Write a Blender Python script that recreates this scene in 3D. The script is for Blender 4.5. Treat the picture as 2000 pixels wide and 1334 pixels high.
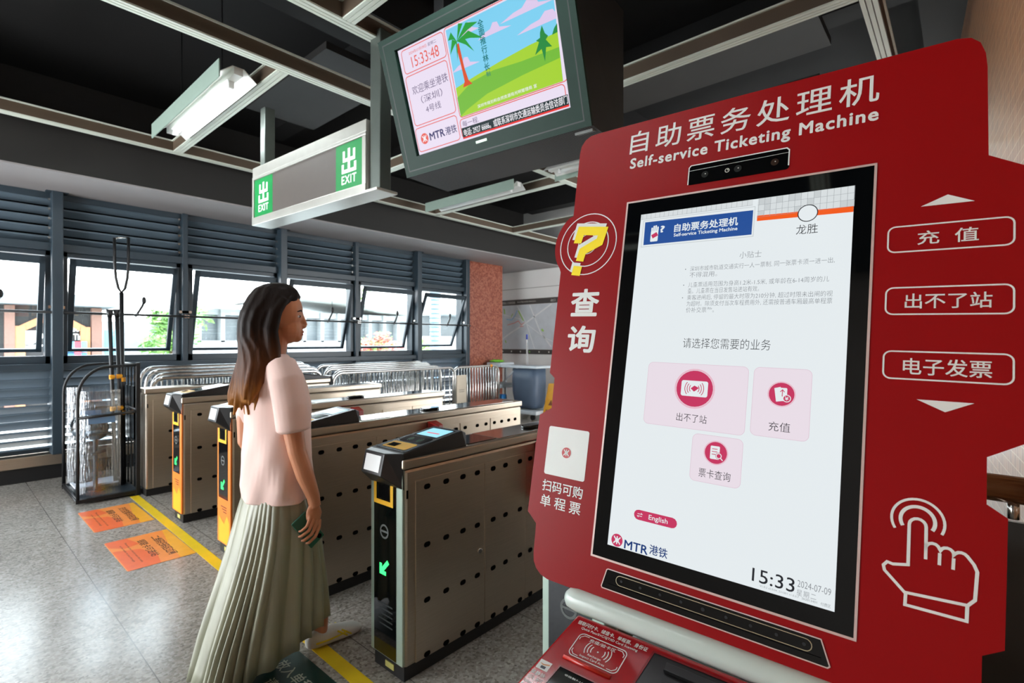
import bpy, bmesh, math, random
from mathutils import Vector, Matrix
random.seed(7)
PI = math.pi
SC = bpy.context.scene
COL = SC.collection
for o in list(bpy.data.objects):
    bpy.data.objects.remove(o)

# ------------------------------------------------------------------ camera, sky, exposure
cam_d = bpy.data.cameras.new('camera')
cam_d.sensor_width = 36.0
cam_d.lens = 18.0
cam_d.clip_start = 0.02
cam_d.dof.use_dof = True
cam_d.dof.focus_distance = 1.15
cam_d.dof.aperture_fstop = 6.7
cam = bpy.data.objects.new('camera', cam_d)
COL.objects.link(cam)
cam.location = (0, 0, 1.42)
cam.rotation_euler = (PI / 2, 0, math.radians(41.4 - 90))
SC.camera = cam

SC.view_settings.view_transform = 'Standard'
SC.view_settings.look = 'None'
SC.view_settings.gamma = 1.0
SC.view_settings.use_curve_mapping = False
EXPO = 0.5
SC.view_settings.exposure = EXPO
try:
    SC.cycles.use_denoising = True
    SC.cycles.max_bounces = 8
    SC.cycles.transparent_max_bounces = 12
    SC.cycles.caustics_reflective = False
    SC.cycles.caustics_refractive = False
    SC.cycles.sample_clamp_indirect = 6.0
except Exception:
    pass

SKY = 9.0
wd = bpy.data.worlds.new('sky')
SC.world = wd
wd.use_nodes = True
_n = wd.node_tree.nodes
_bg = _n['Background']
_tc = _n.new('ShaderNodeTexCoord')
_sp = _n.new('ShaderNodeSeparateXYZ')
_rp = _n.new('ShaderNodeValToRGB')
wd.node_tree.links.new(_tc.outputs['Generated'], _sp.inputs[0])
wd.node_tree.links.new(_sp.outputs['Z'], _rp.inputs[0])
wd.node_tree.links.new(_rp.outputs[0], _bg.inputs[0])
_rp.color_ramp.elements[0].position = 0.0
_rp.color_ramp.elements[0].color = (0.97, 0.985, 1, 1)
_rp.color_ramp.elements[1].position = 0.9
_rp.color_ramp.elements[1].color = (0.72, 0.86, 1, 1)
_bg.inputs[1].default_value = SKY


# ------------------------------------------------------------------ materials
def lin(c):
    c = c / 255.0
    return c / 12.92 if c <= 0.04045 else ((c + 0.055) / 1.055) ** 2.4


def L(rgb):
    return tuple(lin(c) for c in rgb) + (1.0,)


MATS = {}


def mat(name, rgb, rough=0.5, metal=0.0, var=0.06, scale=14.0, bump=0.0, coat=0.0, spec=0.5, stretch=None,
        emit=None, es=1.0, alpha=1.0, trans=0.0, rvar=0.0):
    if name in MATS:
        return MATS[name]
    m = bpy.data.materials.new(name)
    m.use_nodes = True
    nt = m.node_tree
    b = nt.nodes['Principled BSDF']
    b.inputs['Roughness'].default_value = rough
    b.inputs['Metallic'].default_value = metal
    b.inputs['Specular IOR Level'].default_value = spec
    b.inputs['Coat Weight'].default_value = coat
    b.inputs['Coat Roughness'].default_value = 0.08
    b.inputs['Alpha'].default_value = alpha
    b.inputs['Transmission Weight'].default_value = trans
    base = L(rgb)
    b.inputs['Base Color'].default_value = base
    if emit is not None:
        b.inputs['Emission Color'].default_value = L(emit)
        b.inputs['Emission Strength'].default_value = es
    if var > 0 or bump > 0 or rvar > 0:
        tc = nt.nodes.new('ShaderNodeTexCoord')
        mp = nt.nodes.new('ShaderNodeMapping')
        nz = nt.nodes.new('ShaderNodeTexNoise')
        nz.inputs['Scale'].default_value = scale
        nz.inputs['Detail'].default_value = 3.0
        if stretch:
            mp.inputs['Scale'].default_value = stretch
        nt.links.new(tc.outputs['Object'], mp.inputs[0])
        nt.links.new(mp.outputs[0], nz.inputs['Vector'])
        if var > 0:
            r = nt.nodes.new('ShaderNodeValToRGB')
            r.color_ramp.elements[0].position = 0.25
            r.color_ramp.elements[1].position = 0.75
            r.color_ramp.elements[0].color = tuple(min(1, c * (1 - var)) for c in base[:3]) + (1,)
            r.color_ramp.elements[1].color = tuple(min(1, c * (1 + var)) for c in base[:3]) + (1,)
            nt.links.new(nz.outputs['Fac'], r.inputs[0])
            nt.links.new(r.outputs[0], b.inputs['Base Color'])
        if rvar > 0:
            mr = nt.nodes.new('ShaderNodeMapRange')
            mr.inputs['To Min'].default_value = max(0.02, rough - rvar)
            mr.inputs['To Max'].default_value = rough + rvar
            nt.links.new(nz.outputs['Fac'], mr.inputs['Value'])
            nt.links.new(mr.outputs[0], b.inputs['Roughness'])
        if bump > 0:
            bp = nt.nodes.new('ShaderNodeBump')
            bp.inputs['Strength'].default_value = bump
            bp.inputs['Distance'].default_value = 0.002
            nt.links.new(nz.outputs['Fac'], bp.inputs['Height'])
            nt.links.new(bp.outputs[0], b.inputs['Normal'])
    MATS[name] = m
    return m


def glow(name, rgb, s=1.0, rough=0.12, spec=0.35):
    """a lit screen colour: emission under a thin glossy pane"""
    return mat(name, (4, 4, 5), rough=rough, var=0, emit=rgb, es=s, spec=spec)


def nodes_of(m):
    return m.node_tree, m.node_tree.nodes['Principled BSDF']


def floor_material():
    m = mat('terrazzo', (168, 166, 160), rough=0.24, var=0)
    nt, b = nodes_of(m)
    tc = nt.nodes.new('ShaderNodeTexCoord')
    def noise(scale, detail=2.0):
        n = nt.nodes.new('ShaderNodeTexNoise')
        n.inputs['Scale'].default_value = scale
        n.inputs['Detail'].default_value = detail
        nt.links.new(tc.outputs['Object'], n.inputs['Vector'])
        return n
    def ramp(src, stops):
        r = nt.nodes.new('ShaderNodeValToRGB')
        e = r.color_ramp.elements
        while len(e) < len(stops):
            e.new(0.5)
        for k, (p, c) in enumerate(stops):
            e[k].position = p
            e[k].color = c if len(c) == 4 else tuple(c) + (1,)
        nt.links.new(src, r.inputs[0])
        return r
    def mix(f, a, bb):
        x = nt.nodes.new('ShaderNodeMix')
        x.data_type = 'RGBA'
        nt.links.new(f, x.inputs[0])
        nt.links.new(a, x.inputs[6])
        if isinstance(bb, tuple):
            x.inputs[7].default_value = bb
        else:
            nt.links.new(bb, x.inputs[7])
        return x.outputs[2]
    v = nt.nodes.new('ShaderNodeTexVoronoi')
    v.inputs['Scale'].default_value = 85
    nt.links.new(tc.outputs['Object'], v.inputs['Vector'])
    sep = nt.nodes.new('ShaderNodeSeparateColor')
    nt.links.new(v.outputs['Color'], sep.inputs[0])
    chips = ramp(sep.outputs[0], [(0.0, L((124, 117, 109))), (0.13, L((142, 135, 126))), (0.3, L((156, 149, 140))), (0.65, L((168, 162, 153))), (1.0, L((186, 180, 170)))])
    big = noise(1.1, 4)
    stain = ramp(big.outputs['Fac'], [(0.35, (0.80, 0.79, 0.78)), (0.65, (1, 1, 1))])
    mul = nt.nodes.new('ShaderNodeMix')
    mul.data_type = 'RGBA'
    mul.blend_type = 'MULTIPLY'
    mul.inputs[0].default_value = 1.0
    nt.links.new(chips.outputs[0], mul.inputs[6])
    nt.links.new(stain.outputs[0], mul.inputs[7])
    spk = noise(60, 2)
    dark = ramp(spk.outputs['Fac'], [(0.66, (0, 0, 0)), (0.72, (1, 1, 1))])
    c1 = mix(dark.outputs[0], mul.outputs[2], L((104, 97, 90)))
    # joints of the 0.7 m slabs
    sx = nt.nodes.new('ShaderNodeSeparateXYZ')
    nt.links.new(tc.outputs['Object'], sx.inputs[0])
    def joint(axis, off, pitch):
        a = nt.nodes.new('ShaderNodeMath'); a.operation = 'SUBTRACT'
        nt.links.new(sx.outputs[axis], a.inputs[0]); a.inputs[1].default_value = off
        p = nt.nodes.new('ShaderNodeMath'); p.operation = 'PINGPONG'
        nt.links.new(a.outputs[0], p.inputs[0]); p.inputs[1].default_value = pitch / 2
        l = nt.nodes.new('ShaderNodeMath'); l.operation = 'LESS_THAN'
        nt.links.new(p.outputs[0], l.inputs[0]); l.inputs[1].default_value = 0.0022
        return l
    jx, jy = joint(0, 0.63, 0.7), joint(1, 3.16, 0.7)
    mx = nt.nodes.new('ShaderNodeMath'); mx.operation = 'MAXIMUM'
    nt.links.new(jx.outputs[0], mx.inputs[0]); nt.links.new(jy.outputs[0], mx.inputs[1])
    c2 = mix(mx.outputs[0], c1, L((98, 92, 86)))
    nt.links.new(c2, b.inputs['Base Color'])
    mr = nt.nodes.new('ShaderNodeMapRange')
    mr.inputs['To Min'].default_value = 0.13
    mr.inputs['To Max'].default_value = 0.33
    n2 = noise(2.2, 5)
    nt.links.new(n2.outputs['Fac'], mr.inputs['Value'])
    nt.links.new(mr.outputs[0], b.inputs['Roughness'])
    return m


def granite_material():
    m = mat('red_granite', (150, 78, 58), rough=0.3, var=0)
    nt, b = nodes_of(m)
    tc = nt.nodes.new('ShaderNodeTexCoord')
    v = nt.nodes.new('ShaderNodeTexVoronoi'); v.inputs['Scale'].default_value = 38
    n = nt.nodes.new('ShaderNodeTexNoise'); n.inputs['Scale'].default_value = 16; n.inputs['Detail'].default_value = 5
    nt.links.new(tc.outputs['Object'], v.inputs['Vector'])
    nt.links.new(tc.outputs['Object'], n.inputs['Vector'])
    s = nt.nodes.new('ShaderNodeSeparateColor'); nt.links.new(v.outputs['Color'], s.inputs[0])
    a = nt.nodes.new('ShaderNodeMath'); a.operation = 'ADD'
    nt.links.new(s.outputs[0], a.inputs[0]); nt.links.new(n.outputs['Fac'], a.inputs[1])
    r = nt.nodes.new('ShaderNodeValToRGB')
    r.color_ramp.elements[0].position = 0.25; r.color_ramp.elements[0].color = L((122, 62, 46))
    r.color_ramp.elements[1].position = 0.8; r.color_ramp.elements[1].color = L((168, 104, 84))
    e = r.color_ramp.elements.new(0.55); e.color = L((144, 78, 60))
    h = nt.nodes.new('ShaderNodeMath'); h.operation = 'MULTIPLY'; h.inputs[1].default_value = 0.62
    nt.links.new(a.outputs[0], h.inputs[0]); nt.links.new(h.outputs[0], r.inputs[0])
    nt.links.new(r.outputs[0], b.inputs['Base Color'])
    return m


def mosaic_material():
    m = mat('tan_mosaic', (176, 142, 108), rough=0.28, var=0)
    nt, b = nodes_of(m)
    tc = nt.nodes.new('ShaderNodeTexCoord')
    mp = nt.nodes.new('ShaderNodeMapping')
    mp.inputs['Rotation'].default_value = (PI / 2, 0, 0)
    br = nt.nodes.new('ShaderNodeTexBrick')
    br.inputs['Scale'].default_value = 1.0
    br.inputs['Brick Width'].default_value = 0.05
    br.inputs['Row Height'].default_value = 0.05
    br.inputs['Mortar Size'].default_value = 0.0022
    br.offset = 0.0
    br.inputs['Color1'].default_value = L((186, 128, 88))
    br.inputs['Color2'].default_value = L((160, 104, 68))
    br.inputs['Mortar'].default_value = L((206, 176, 142))
    nt.links.new(tc.outputs['Object'], mp.inputs[0])
    nt.links.new(mp.outputs[0], br.inputs['Vector'])
    nt.links.new(br.outputs['Color'], b.inputs['Base Color'])
    n = nt.nodes.new('ShaderNodeTexNoise'); n.inputs['Scale'].default_value = 22
    nt.links.new(tc.outputs['Object'], n.inputs['Vector'])
    bp = nt.nodes.new('ShaderNodeBump'); bp.inputs['Strength'].default_value = 0.35; bp.inputs['Distance'].default_value = 0.004
    nt.links.new(n.outputs['Fac'], bp.inputs['Height']); nt.links.new(bp.outputs[0], b.inputs['Normal'])
    return m


def hair_material():
    m = mat('dark_to_gold_hair', (40, 24, 16), rough=0.55, var=0, spec=0.12)  # darkest at the crown, golden towards the ends
    nt, b = nodes_of(m)
    tc = nt.nodes.new('ShaderNodeTexCoord')
    s = nt.nodes.new('ShaderNodeSeparateXYZ'); nt.links.new(tc.outputs['Object'], s.inputs[0])
    n = nt.nodes.new('ShaderNodeTexNoise'); n.inputs['Scale'].default_value = 40
    mp = nt.nodes.new('ShaderNodeMapping'); mp.inputs['Scale'].default_value = (1.6, 1.6, 0.06)
    nt.links.new(tc.outputs['Object'], mp.inputs[0]); nt.links.new(mp.outputs[0], n.inputs['Vector'])
    k = nt.nodes.new('ShaderNodeMath'); k.operation = 'MULTIPLY_ADD'
    nt.links.new(n.outputs['Fac'], k.inputs[0]); k.inputs[1].default_value = 0.16
    nt.links.new(s.outputs['Z'], k.inputs[2])
    mr = nt.nodes.new('ShaderNodeMapRange')
    mr.inputs['From Min'].default_value = 1.16; mr.inputs['From Max'].default_value = 1.62
    nt.links.new(k.outputs[0], mr.inputs['Value'])
    r = nt.nodes.new('ShaderNodeValToRGB')
    r.color_ramp.elements[0].position = 0.0; r.color_ramp.elements[0].color = L((172, 112, 44))
    r.color_ramp.elements[1].position = 0.85; r.color_ramp.elements[1].color = L((26, 16, 11))
    e = r.color_ramp.elements.new(0.4); e.color = L((86, 48, 22))
    nt.links.new(mr.outputs[0], r.inputs[0]); nt.links.new(r.outputs[0], b.inputs['Base Color'])
    bp = nt.nodes.new('ShaderNodeBump'); bp.inputs['Strength'].default_value = 0.6; bp.inputs['Distance'].default_value = 0.004
    nt.links.new(n.outputs['Fac'], bp.inputs['Height']); nt.links.new(bp.outputs[0], b.inputs['Normal'])
    return m


STEEL = mat('brushed_steel', (190, 177, 160), rough=0.34, metal=1.0, var=0.07, scale=22, stretch=(0.35, 6, 14), rvar=0.06, bump=0.02)
STEEL_V = mat('polished_steel', (214, 212, 208), rough=0.2, metal=1.0, var=0.05, scale=12)
MIRROR = mat('polished_top', (190, 188, 186), rough=0.09, metal=1.0, var=0.05, scale=6)
BLACK = mat('black_plastic', (20, 20, 21), rough=0.36, var=0.1)
BLKGLASS = mat('black_glass', (7, 8, 9), rough=0.06, var=0, spec=0.6)
HOLE = mat('hole_dark', (4, 4, 4), rough=0.9, var=0, spec=0.05)
YEL = mat('safety_yellow', (232, 176, 16), rough=0.45, var=0.05)
ORANGE = mat('orange_vinyl', (238, 128, 44), rough=0.4, var=0.12, scale=5)
EDGEM = mat('pale_metal_edge', (176, 196, 182), rough=0.35, metal=0.4, var=0.04)
WHITEP = mat('white_paint', (222, 222, 220), rough=0.5, var=0.04)
RAILP = mat('rail_paint', (226, 234, 222), rough=0.42, var=0.05, scale=3)
RAILS = mat('rail_side', (92, 78, 64), rough=0.5, var=0.08, scale=3)
DARKC = mat('dark_ceiling', (7, 7, 8), rough=0.85, var=0.2, scale=2)
DARKB = mat('dark_bulkhead', (28, 26, 24), rough=0.7, var=0.12, scale=2)
SLATE = mat('slate_paint', (44, 57, 66), rough=0.38, var=0.06, scale=5)
SLATE_L = mat('slate_blade', (86, 101, 112), rough=0.42, var=0.06, scale=3)
RED = mat('red_panel', (139, 6, 11), rough=0.40, var=0.03, scale=3, spec=0.2)
REDGLOSS = mat('red_gloss', (150, 10, 18), rough=0.14, var=0.03, scale=3, coat=0.4)
SILVER = mat('silver_print', (222, 228, 224), rough=0.45, var=0.02)
RIM = mat('pale_rim', (214, 190, 184), rough=0.35, metal=0.3, var=0.03)
LED_G = glow('green_led', (60, 255, 120), 1.6)


# ------------------------------------------------------------------ mesh builder
class MB:
    def __init__(self):
        self.v, self.f, self.m = [], [], []

    def add(self, vs, fs, mi=0, T=None):
        n = len(self.v)
        self.v += [tuple(T(*p)) if T else tuple(p) for p in vs]
        for f in fs:
            self.f.append([n + i for i in f])
            self.m.append(mi)
        return self

    def box(self, a, b, mi=0, T=None):
        x0, y0, z0 = a
        x1, y1, z1 = b
        vs = [(x0, y0, z0), (x1, y0, z0), (x1, y1, z0), (x0, y1, z0), (x0, y0, z1), (x1, y0, z1), (x1, y1, z1), (x0, y1, z1)]
        return self.add(vs, [(0, 3, 2, 1), (4, 5, 6, 7), (0, 1, 5, 4), (1, 2, 6, 5), (2, 3, 7, 6), (3, 0, 4, 7)], mi, T)

    def prism(self, poly, h0, h1, mi=0, ms=None, T=None):
        n = len(poly)
        vs = [(x, y, h0) for x, y in poly] + [(x, y, h1) for x, y in poly]
        self.add(vs, [tuple(range(n))[::-1], tuple(range(n, 2 * n))], mi, T)
        k = len(self.v) - 2 * n
        for i in range(n):
            j = (i + 1) % n
            self.f.append([k + i, k + j, k + n + j, k + n + i])
            self.m.append(mi if ms is None else ms)
        return self

    def flat(self, poly, h=0.0, mi=0, T=None):
        return self.add([(x, y, h) for x, y in poly], [tuple(range(len(poly)))], mi, T)

    def stroke(self, pts, w, h=0.0, mi=0, T=None, closed=False):
        n = len(pts)
        P = [Vector(p[:2]) for p in pts]
        out = []
        for i in range(n):
            a = P[i - 1] if (i > 0 or closed) else None
            c = P[(i + 1) % n] if (i < n - 1 or closed) else None
            d1 = (P[i] - a).normalized() if a is not None and (P[i] - a).length > 1e-9 else None
            d2 = (c - P[i]).normalized() if c is not None and (c - P[i]).length > 1e-9 else None
            d1 = d1 or d2
            d2 = d2 or d1
            t = (d1 + d2)
            t = t.normalized() if t.length > 1e-6 else d1
            nn = Vector((-t.y, t.x))
            cosv = max(0.4, nn.dot(Vector((-d1.y, d1.x))))
            out.append((P[i] + nn * (w / 2 / cosv), P[i] - nn * (w / 2 / cosv)))
        vs = []
        for l, r in out:
            vs += [(l.x, l.y, h), (r.x, r.y, h)]
        fs = []
        for i in range(n if closed else n - 1):
            j = (i + 1) % n
            fs.append((2 * i, 2 * i + 1, 2 * j + 1, 2 * j))
        return self.add(vs, fs, mi, T)

    def tube(self, path, r, seg=10, mi=0, T=None, closed=False):
        P = [Vector(p) for p in path]
        n = len(P)
        rings = []
        up = None
        for i in range(n):
            if closed:
                d = (P[(i + 1) % n] - P[i - 1]).normalized()
            else:
                d = (P[min(i + 1, n - 1)] - P[max(i - 1, 0)]).normalized()
            if up is None:
                up = Vector((0, 0, 1)) if abs(d.z) < 0.9 else Vector((1, 0, 0))
            s = d.cross(up)
            if s.length < 1e-5:
                s = d.orthogonal()
            s.normalize()
            up = s.cross(d).normalized()
            rr = r[i] if isinstance(r, (list, tuple)) else r
            rings.append([P[i] + (s * math.cos(t) + up * math.sin(t)) * rr for t in [2 * PI * k / seg for k in range(seg)]])
        return self.rings(rings, mi, T, not closed, closed)

    def rings(self, rings, mi=0, T=None, cap=True, closed=False):
        n, s = len(rings), len(rings[0])
        vs = [tuple(p) for r in rings for p in r]
        fs = []
        for i in range(n if closed else n - 1):
            j = (i + 1) % n
            for k in range(s):
                l = (k + 1) % s
                fs.append((i * s + k, i * s + l, j * s + l, j * s + k))
        if cap:
            fs.append(tuple(range(s))[::-1])
            fs.append(tuple((n - 1) * s + k for k in range(s)))
        return self.add(vs, fs, mi, T)

    def sphere(self, c, rx, ry, rz, mi=0, T=None, u=16, w=10, fn=None):
        vs, fs = [], []
        for i in range(w + 1):
            a = PI * i / w
            for k in range(u):
                t = 2 * PI * k / u
                d = Vector((math.sin(a) * math.cos(t), math.sin(a) * math.sin(t), math.cos(a)))
                q = Vector((d.x * rx, d.y * ry, d.z * rz))
                if fn:
                    q = fn(d, q)
                vs.append((c[0] + q.x, c[1] + q.y, c[2] + q.z))
        for i in range(w):
            for k in range(u):
                l = (k + 1) % u
                fs.append((i * u + k, (i + 1) * u + k, (i + 1) * u + l, i * u + l))
        return self.add(vs, fs, mi, T)

    def build(self, name, mats, parent=None, loc=None, smooth=False, bevel=0.0, bseg=2, weld=False, subsurf=0):
        me = bpy.data.meshes.new(name)
        me.from_pydata(self.v, [], self.f)
        mats = mats if isinstance(mats, (list, tuple)) else [mats]
        for m in mats:
            me.materials.append(m)
        for p, i in zip(me.polygons, self.m):
            p.material_index = min(i, len(mats) - 1)
        bm = bmesh.new()
        bm.from_mesh(me)
        if weld:
            bmesh.ops.remove_doubles(bm, verts=bm.verts, dist=1e-5)
        bmesh.ops.recalc_face_normals(bm, faces=bm.faces)
        bm.to_mesh(me)
        bm.free()
        if smooth:
            for p in me.polygons:
                p.use_smooth = True
        o = bpy.data.objects.new(name, me)
        COL.objects.link(o)
        if loc:
            o.location = loc
        if parent:
            o.parent = parent
        if bevel:
            md = o.modifiers.new('edge', 'BEVEL')
            md.width = bevel
            md.segments = bseg
            md.limit_method = 'ANGLE'
            md.angle_limit = math.radians(40)
        if subsurf:
            md = o.modifiers.new('soft', 'SUBSURF')
            md.levels = md.render_levels = subsurf
        return o


def tag(o, label=None, cat=None, group=None, kind=None):
    if label:
        o['label'] = label
    if cat:
        o['category'] = cat
    if group:
        o['group'] = group
    if kind:
        o['kind'] = kind
    return o


def thing(name, label, cat, loc=(0, 0, 0), rz=0.0, group=None, kind=None):
    o = bpy.data.objects.new(name, None)
    o.empty_display_size = 0.1
    COL.objects.link(o)
    o.location = loc
    o.rotation_euler = (0, 0, rz)
    return tag(o, label, cat, group, kind)


def copy_tree(o, parent=None):
    c = o.copy()
    COL.objects.link(c)
    c.parent = parent
    for ch in list(o.children):
        copy_tree(ch, c)
    return c


def arc(cx, cy, r, a0, a1, n=12):
    return [(cx + r * math.cos(a0 + (a1 - a0) * k / n), cy + r * math.sin(a0 + (a1 - a0) * k / n)) for k in range(n + 1)]


def rrect(x0, y0, x1, y1, r, n=5):
    p = []
    for cx, cy, a in ((x1 - r, y1 - r, 0), (x0 + r, y1 - r, PI / 2), (x0 + r, y0 + r, PI), (x1 - r, y0 + r, 1.5 * PI)):
        p += arc(cx, cy, r, a, a + PI / 2, n)
    return p


def obround(cx, cy, w, h, n=6):
    r = h / 2
    return arc(cx + w / 2 - r, cy, r, -PI / 2, PI / 2, n) + arc(cx - w / 2 + r, cy, r, PI / 2, 1.5 * PI, n)


_TXT = {}


def glyphs(s, bold=0.0, spacing=1.0, res=3):
    key = (s, bold, spacing)
    if key in _TXT:
        return _TXT[key]
    c = bpy.data.curves.new('lettering', 'FONT')
    c.body = s
    c.resolution_u = res
    c.offset = bold
    c.space_character = spacing
    o = bpy.data.objects.new('lettering', c)
    COL.objects.link(o)
    dg = bpy.context.evaluated_depsgraph_get()
    me = bpy.data.meshes.new_from_object(o.evaluated_get(dg))
    vs = [tuple(v.co) for v in me.vertices]
    fs = [tuple(p.vertices) for p in me.polygons]
    bpy.data.objects.remove(o)
    bpy.data.curves.remove(c)
    bpy.data.meshes.remove(me)
    _TXT[key] = (vs, fs)
    return vs, fs


def text(mb, s, x0, y0, x1, y1, h=0.0, mi=0, T=None, bold=0.0, spacing=1.0, flip=True):
    """lettering fitted to a box; y grows downward in sign coordinates (y0 = top)"""
    vs, fs = glyphs(s, min(bold, 0.0), spacing)
    if not vs:
        return
    ax, bx = min(v[0] for v in vs), max(v[0] for v in vs)
    ay, by = min(v[1] for v in vs), max(v[1] for v in vs)
    ky = (y1 - y0) / (by - ay)
    kx = (x1 - x0) / (bx - ax) if x1 is not None else abs(ky)
    n = 0 if bold <= 0 else (4 if bold < 0.015 else 8)
    out = [(x0 + (v[0] - ax) * kx, y1 - (v[1] - ay) * ky, h) for v in vs]
    mb.add(out, fs, mi, T)
    for i in range(n):
        q = 2 * PI * (i + 0.5) / n
        dx, dy = bold * math.cos(q) * abs(ky), bold * math.sin(q) * abs(ky)
        mb.add([(x + dx, y + dy, z + 0.00001 * (i + 1)) for x, y, z in out], fs, mi, T)


def frame(O, x, y, n, root):
    """sign frame: (a, b, h) -> along x, down y, h towards the reader; result relative to the root's location"""
    O, x, y, n, R = Vector(O), Vector(x), Vector(y), Vector(n), Vector(root)
    def T(a, b, h=0.0):
        return O + x * a + y * b - n * h - R
    return T


def roundel(mb, cx, cy, r, h, T, mred, mwhite):
    """red disc with the white twin-arc mark"""
    mb.flat(arc(cx, cy, r, 0, 2 * PI, 28)[:-1], h, mred, T)
    e = h + 0.0002
    w = r * 0.2
    mb.stroke([(cx, cy - r * 0.62), (cx, cy + r * 0.62)], w, e, mwhite, T)
    mb.stroke(arc(cx, cy - r * 0.72, r * 0.56, 0.25, PI - 0.25, 10), w, e, mwhite, T)
    mb.stroke(arc(cx, cy + r * 0.72, r * 0.56, PI + 0.25, 2 * PI - 0.25, 10), w, e, mwhite, T)
    mb.stroke([(cx - r * 0.34, cy), (cx + r * 0.34, cy)], w, e, mwhite, T)


def structure(name, mb, m, **k):
    return tag(mb.build(name, m, **k), kind='structure')


# ------------------------------------------------------------------ room shell
WY = 7.15          # window wall
EX = 8.55          # end wall
CZ = 4.2           # dark slab above the ceiling grid
structure('floor', MB().box((-3.2, -2.2, -0.12), (EX + 0.2, 8.3, 0.0)), floor_material())
structure('ceiling', MB().box((-3.2, -2.2, CZ), (EX + 0.2, 8.3, CZ + 0.2)), DARKC)
structure('wall_end', MB().box((EX, -2.2, 0), (EX + 0.2, 8.3, CZ)), mat('white_wall', (226, 228, 226), rough=0.4, var=0.03, scale=2))
structure('wall_recess', MB().box((7.7, 8.1, 0), (EX, 8.3, CZ)), MATS['white_wall'])
b = MB()
for z in (2.57, 2.95):
    b.box((EX - 0.006, -0.4, z), (EX, 8.1, z + 0.012))
structure('trim_0', b, mat('grey_seam', (150, 150, 148), rough=0.6))
# dark bulkhead along the window wall and its paler underside
b = MB()
b.box((-3.2, 6.2, 2.98), (EX, 6.26, 3.5), 0)
b.box((-3.2, 6.2, 2.965), (EX, 8.1, 2.98), 1)
structure('trim_1', b, [DARKB, mat('soffit_grey', (150, 146, 146), rough=0.6, var=0.08, scale=1.2)])
structure('wall_above', MB().box((-3.2, WY + 0.05, 2.98), (EX, WY + 0.15, CZ)), DARKB)
# red granite pier closing the window wall
b = MB().box((6.74, 7.08, 0), (7.74, 7.36, 2.965))
b.box((7.66, 7.36, 0), (7.74, 8.2, 2.965))
tag(b.build('column', granite_material(), bevel=0.01), kind='structure')
# tan mosaic wall on the right
ang = math.radians(4.0)
wr = MB().box((0, -0.12, 0), (6.3, 0.0, CZ)).build('wall_right', mosaic_material())  # ends early, leaving an opening added beyond it for daylight
wr.location = (-0.7, -0.38, 0)
wr.rotation_euler = (0, 0, ang)
tag(wr, kind='structure')

# unseen walls behind the viewer block light; wide left opening added for daylight
structure('wall_back', MB().box((-3.4, -2.4, 0), (-3.2, 3.2, CZ)), mat('back_wall', (120, 112, 104), rough=0.6, var=0.1, scale=1))
structure('wall_rear', MB().box((-3.2, -2.4, 0), (-0.6, -2.2, CZ)), MATS['back_wall'])
structure('wall_lintel', MB().box((-3.4, 3.2, 2.97), (-3.2, 8.1, CZ)), DARKB)

# base of the window wall: black plinth, steel band
structure('baseboard_window', MB().box((-3.2, 7.09, 0), (6.74, 7.35, 0.15)), mat('black_plinth', (12, 12, 13), rough=0.5))
b = MB().box((-3.2, 7.05, 0.15), (6.74, 7.35, 0.262))
structure('trim_2', b, STEEL, bevel=0.006)
b = MB()
b.box((-3.2, 7.02, 1.125), (6.74, 7.28, 1.19))
b.box((-3.2, 7.06, 2.36), (6.74, 7.28, 2.44))
b.box((-3.2, 7.10, 2.90), (6.74, 7.28, 2.965))
structure('trim_3', b, SLATE, bevel=0.004)

# posts between the window bays
MX = [-1.48, -0.31, 0.86, 2.03, 3.20, 4.37, 5.54, 6.70]
for i, x in enumerate(MX):
    b = MB()
    thick = i % 2 == 0
    if i == 7:
        b.box((x - 0.05, 7.0, 0.26), (x + 0.04, 7.3, 2.965))
    elif thick:
        b.box((x - 0.045, 6.98, 0.26), (x + 0.045, 7.3, 2.965))
        b.box((x - 0.09, 6.99, 2.955), (x + 0.09, 7.2, 2.968))
    else:
        b.box((x - 0.03, 7.05, 0.26), (x + 0.03, 7.3, 2.965))
    structure('trim_%d' % (4 + i), b, SLATE, bevel=0.008)

# window units: fixed frame, centre-pivot sash, pane, opener, louvre panels above and below
GLASS = bpy.data.materials.new('window_glass')
GLASS.use_nodes = True
_nt = GLASS.node_tree
_nt.nodes.remove(_nt.nodes['Principled BSDF'])
_tr = _nt.nodes.new('ShaderNodeBsdfTransparent')
_tr.inputs[0].default_value = (0.93, 0.96, 0.96, 1)
_gl = _nt.nodes.new('ShaderNodeBsdfGlossy')
_gl.inputs['Roughness'].default_value = 0.02
_mx = _nt.nodes.new('ShaderNodeMixShader')
_mx.inputs[0].default_value = 0.05
_nt.links.new(_tr.outputs[0], _mx.inputs[1])
_nt.links.new(_gl.outputs[0], _mx.inputs[2])
_nt.links.new(_mx.outputs[0], _nt.nodes['Material Output'].inputs[0])


def blade(mb, x0, x1, z, depth=0.085, drop=0.068, t=0.012):
    y0, y1 = 7.13, 7.13 + depth
    # inner edge high, outer edge low: sheds the rain outwards
    pr = [(y0, z + drop), (y0 - 0.012, z + drop - 0.006), (y0 - 0.012, z + drop - 0.018), (y1, z - t), (y1 + 0.01, z)]
    vs = [(x0, p[0], p[1]) for p in pr] + [(x1, p[0], p[1]) for p in pr]
    n = len(pr)
    fs = [tuple(range(n)), tuple(range(n, 2 * n))[::-1]] + [(i, (i + 1) % n, n + (i + 1) % n, n + i) for i in range(n)]
    mb.add(vs, fs)


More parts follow.
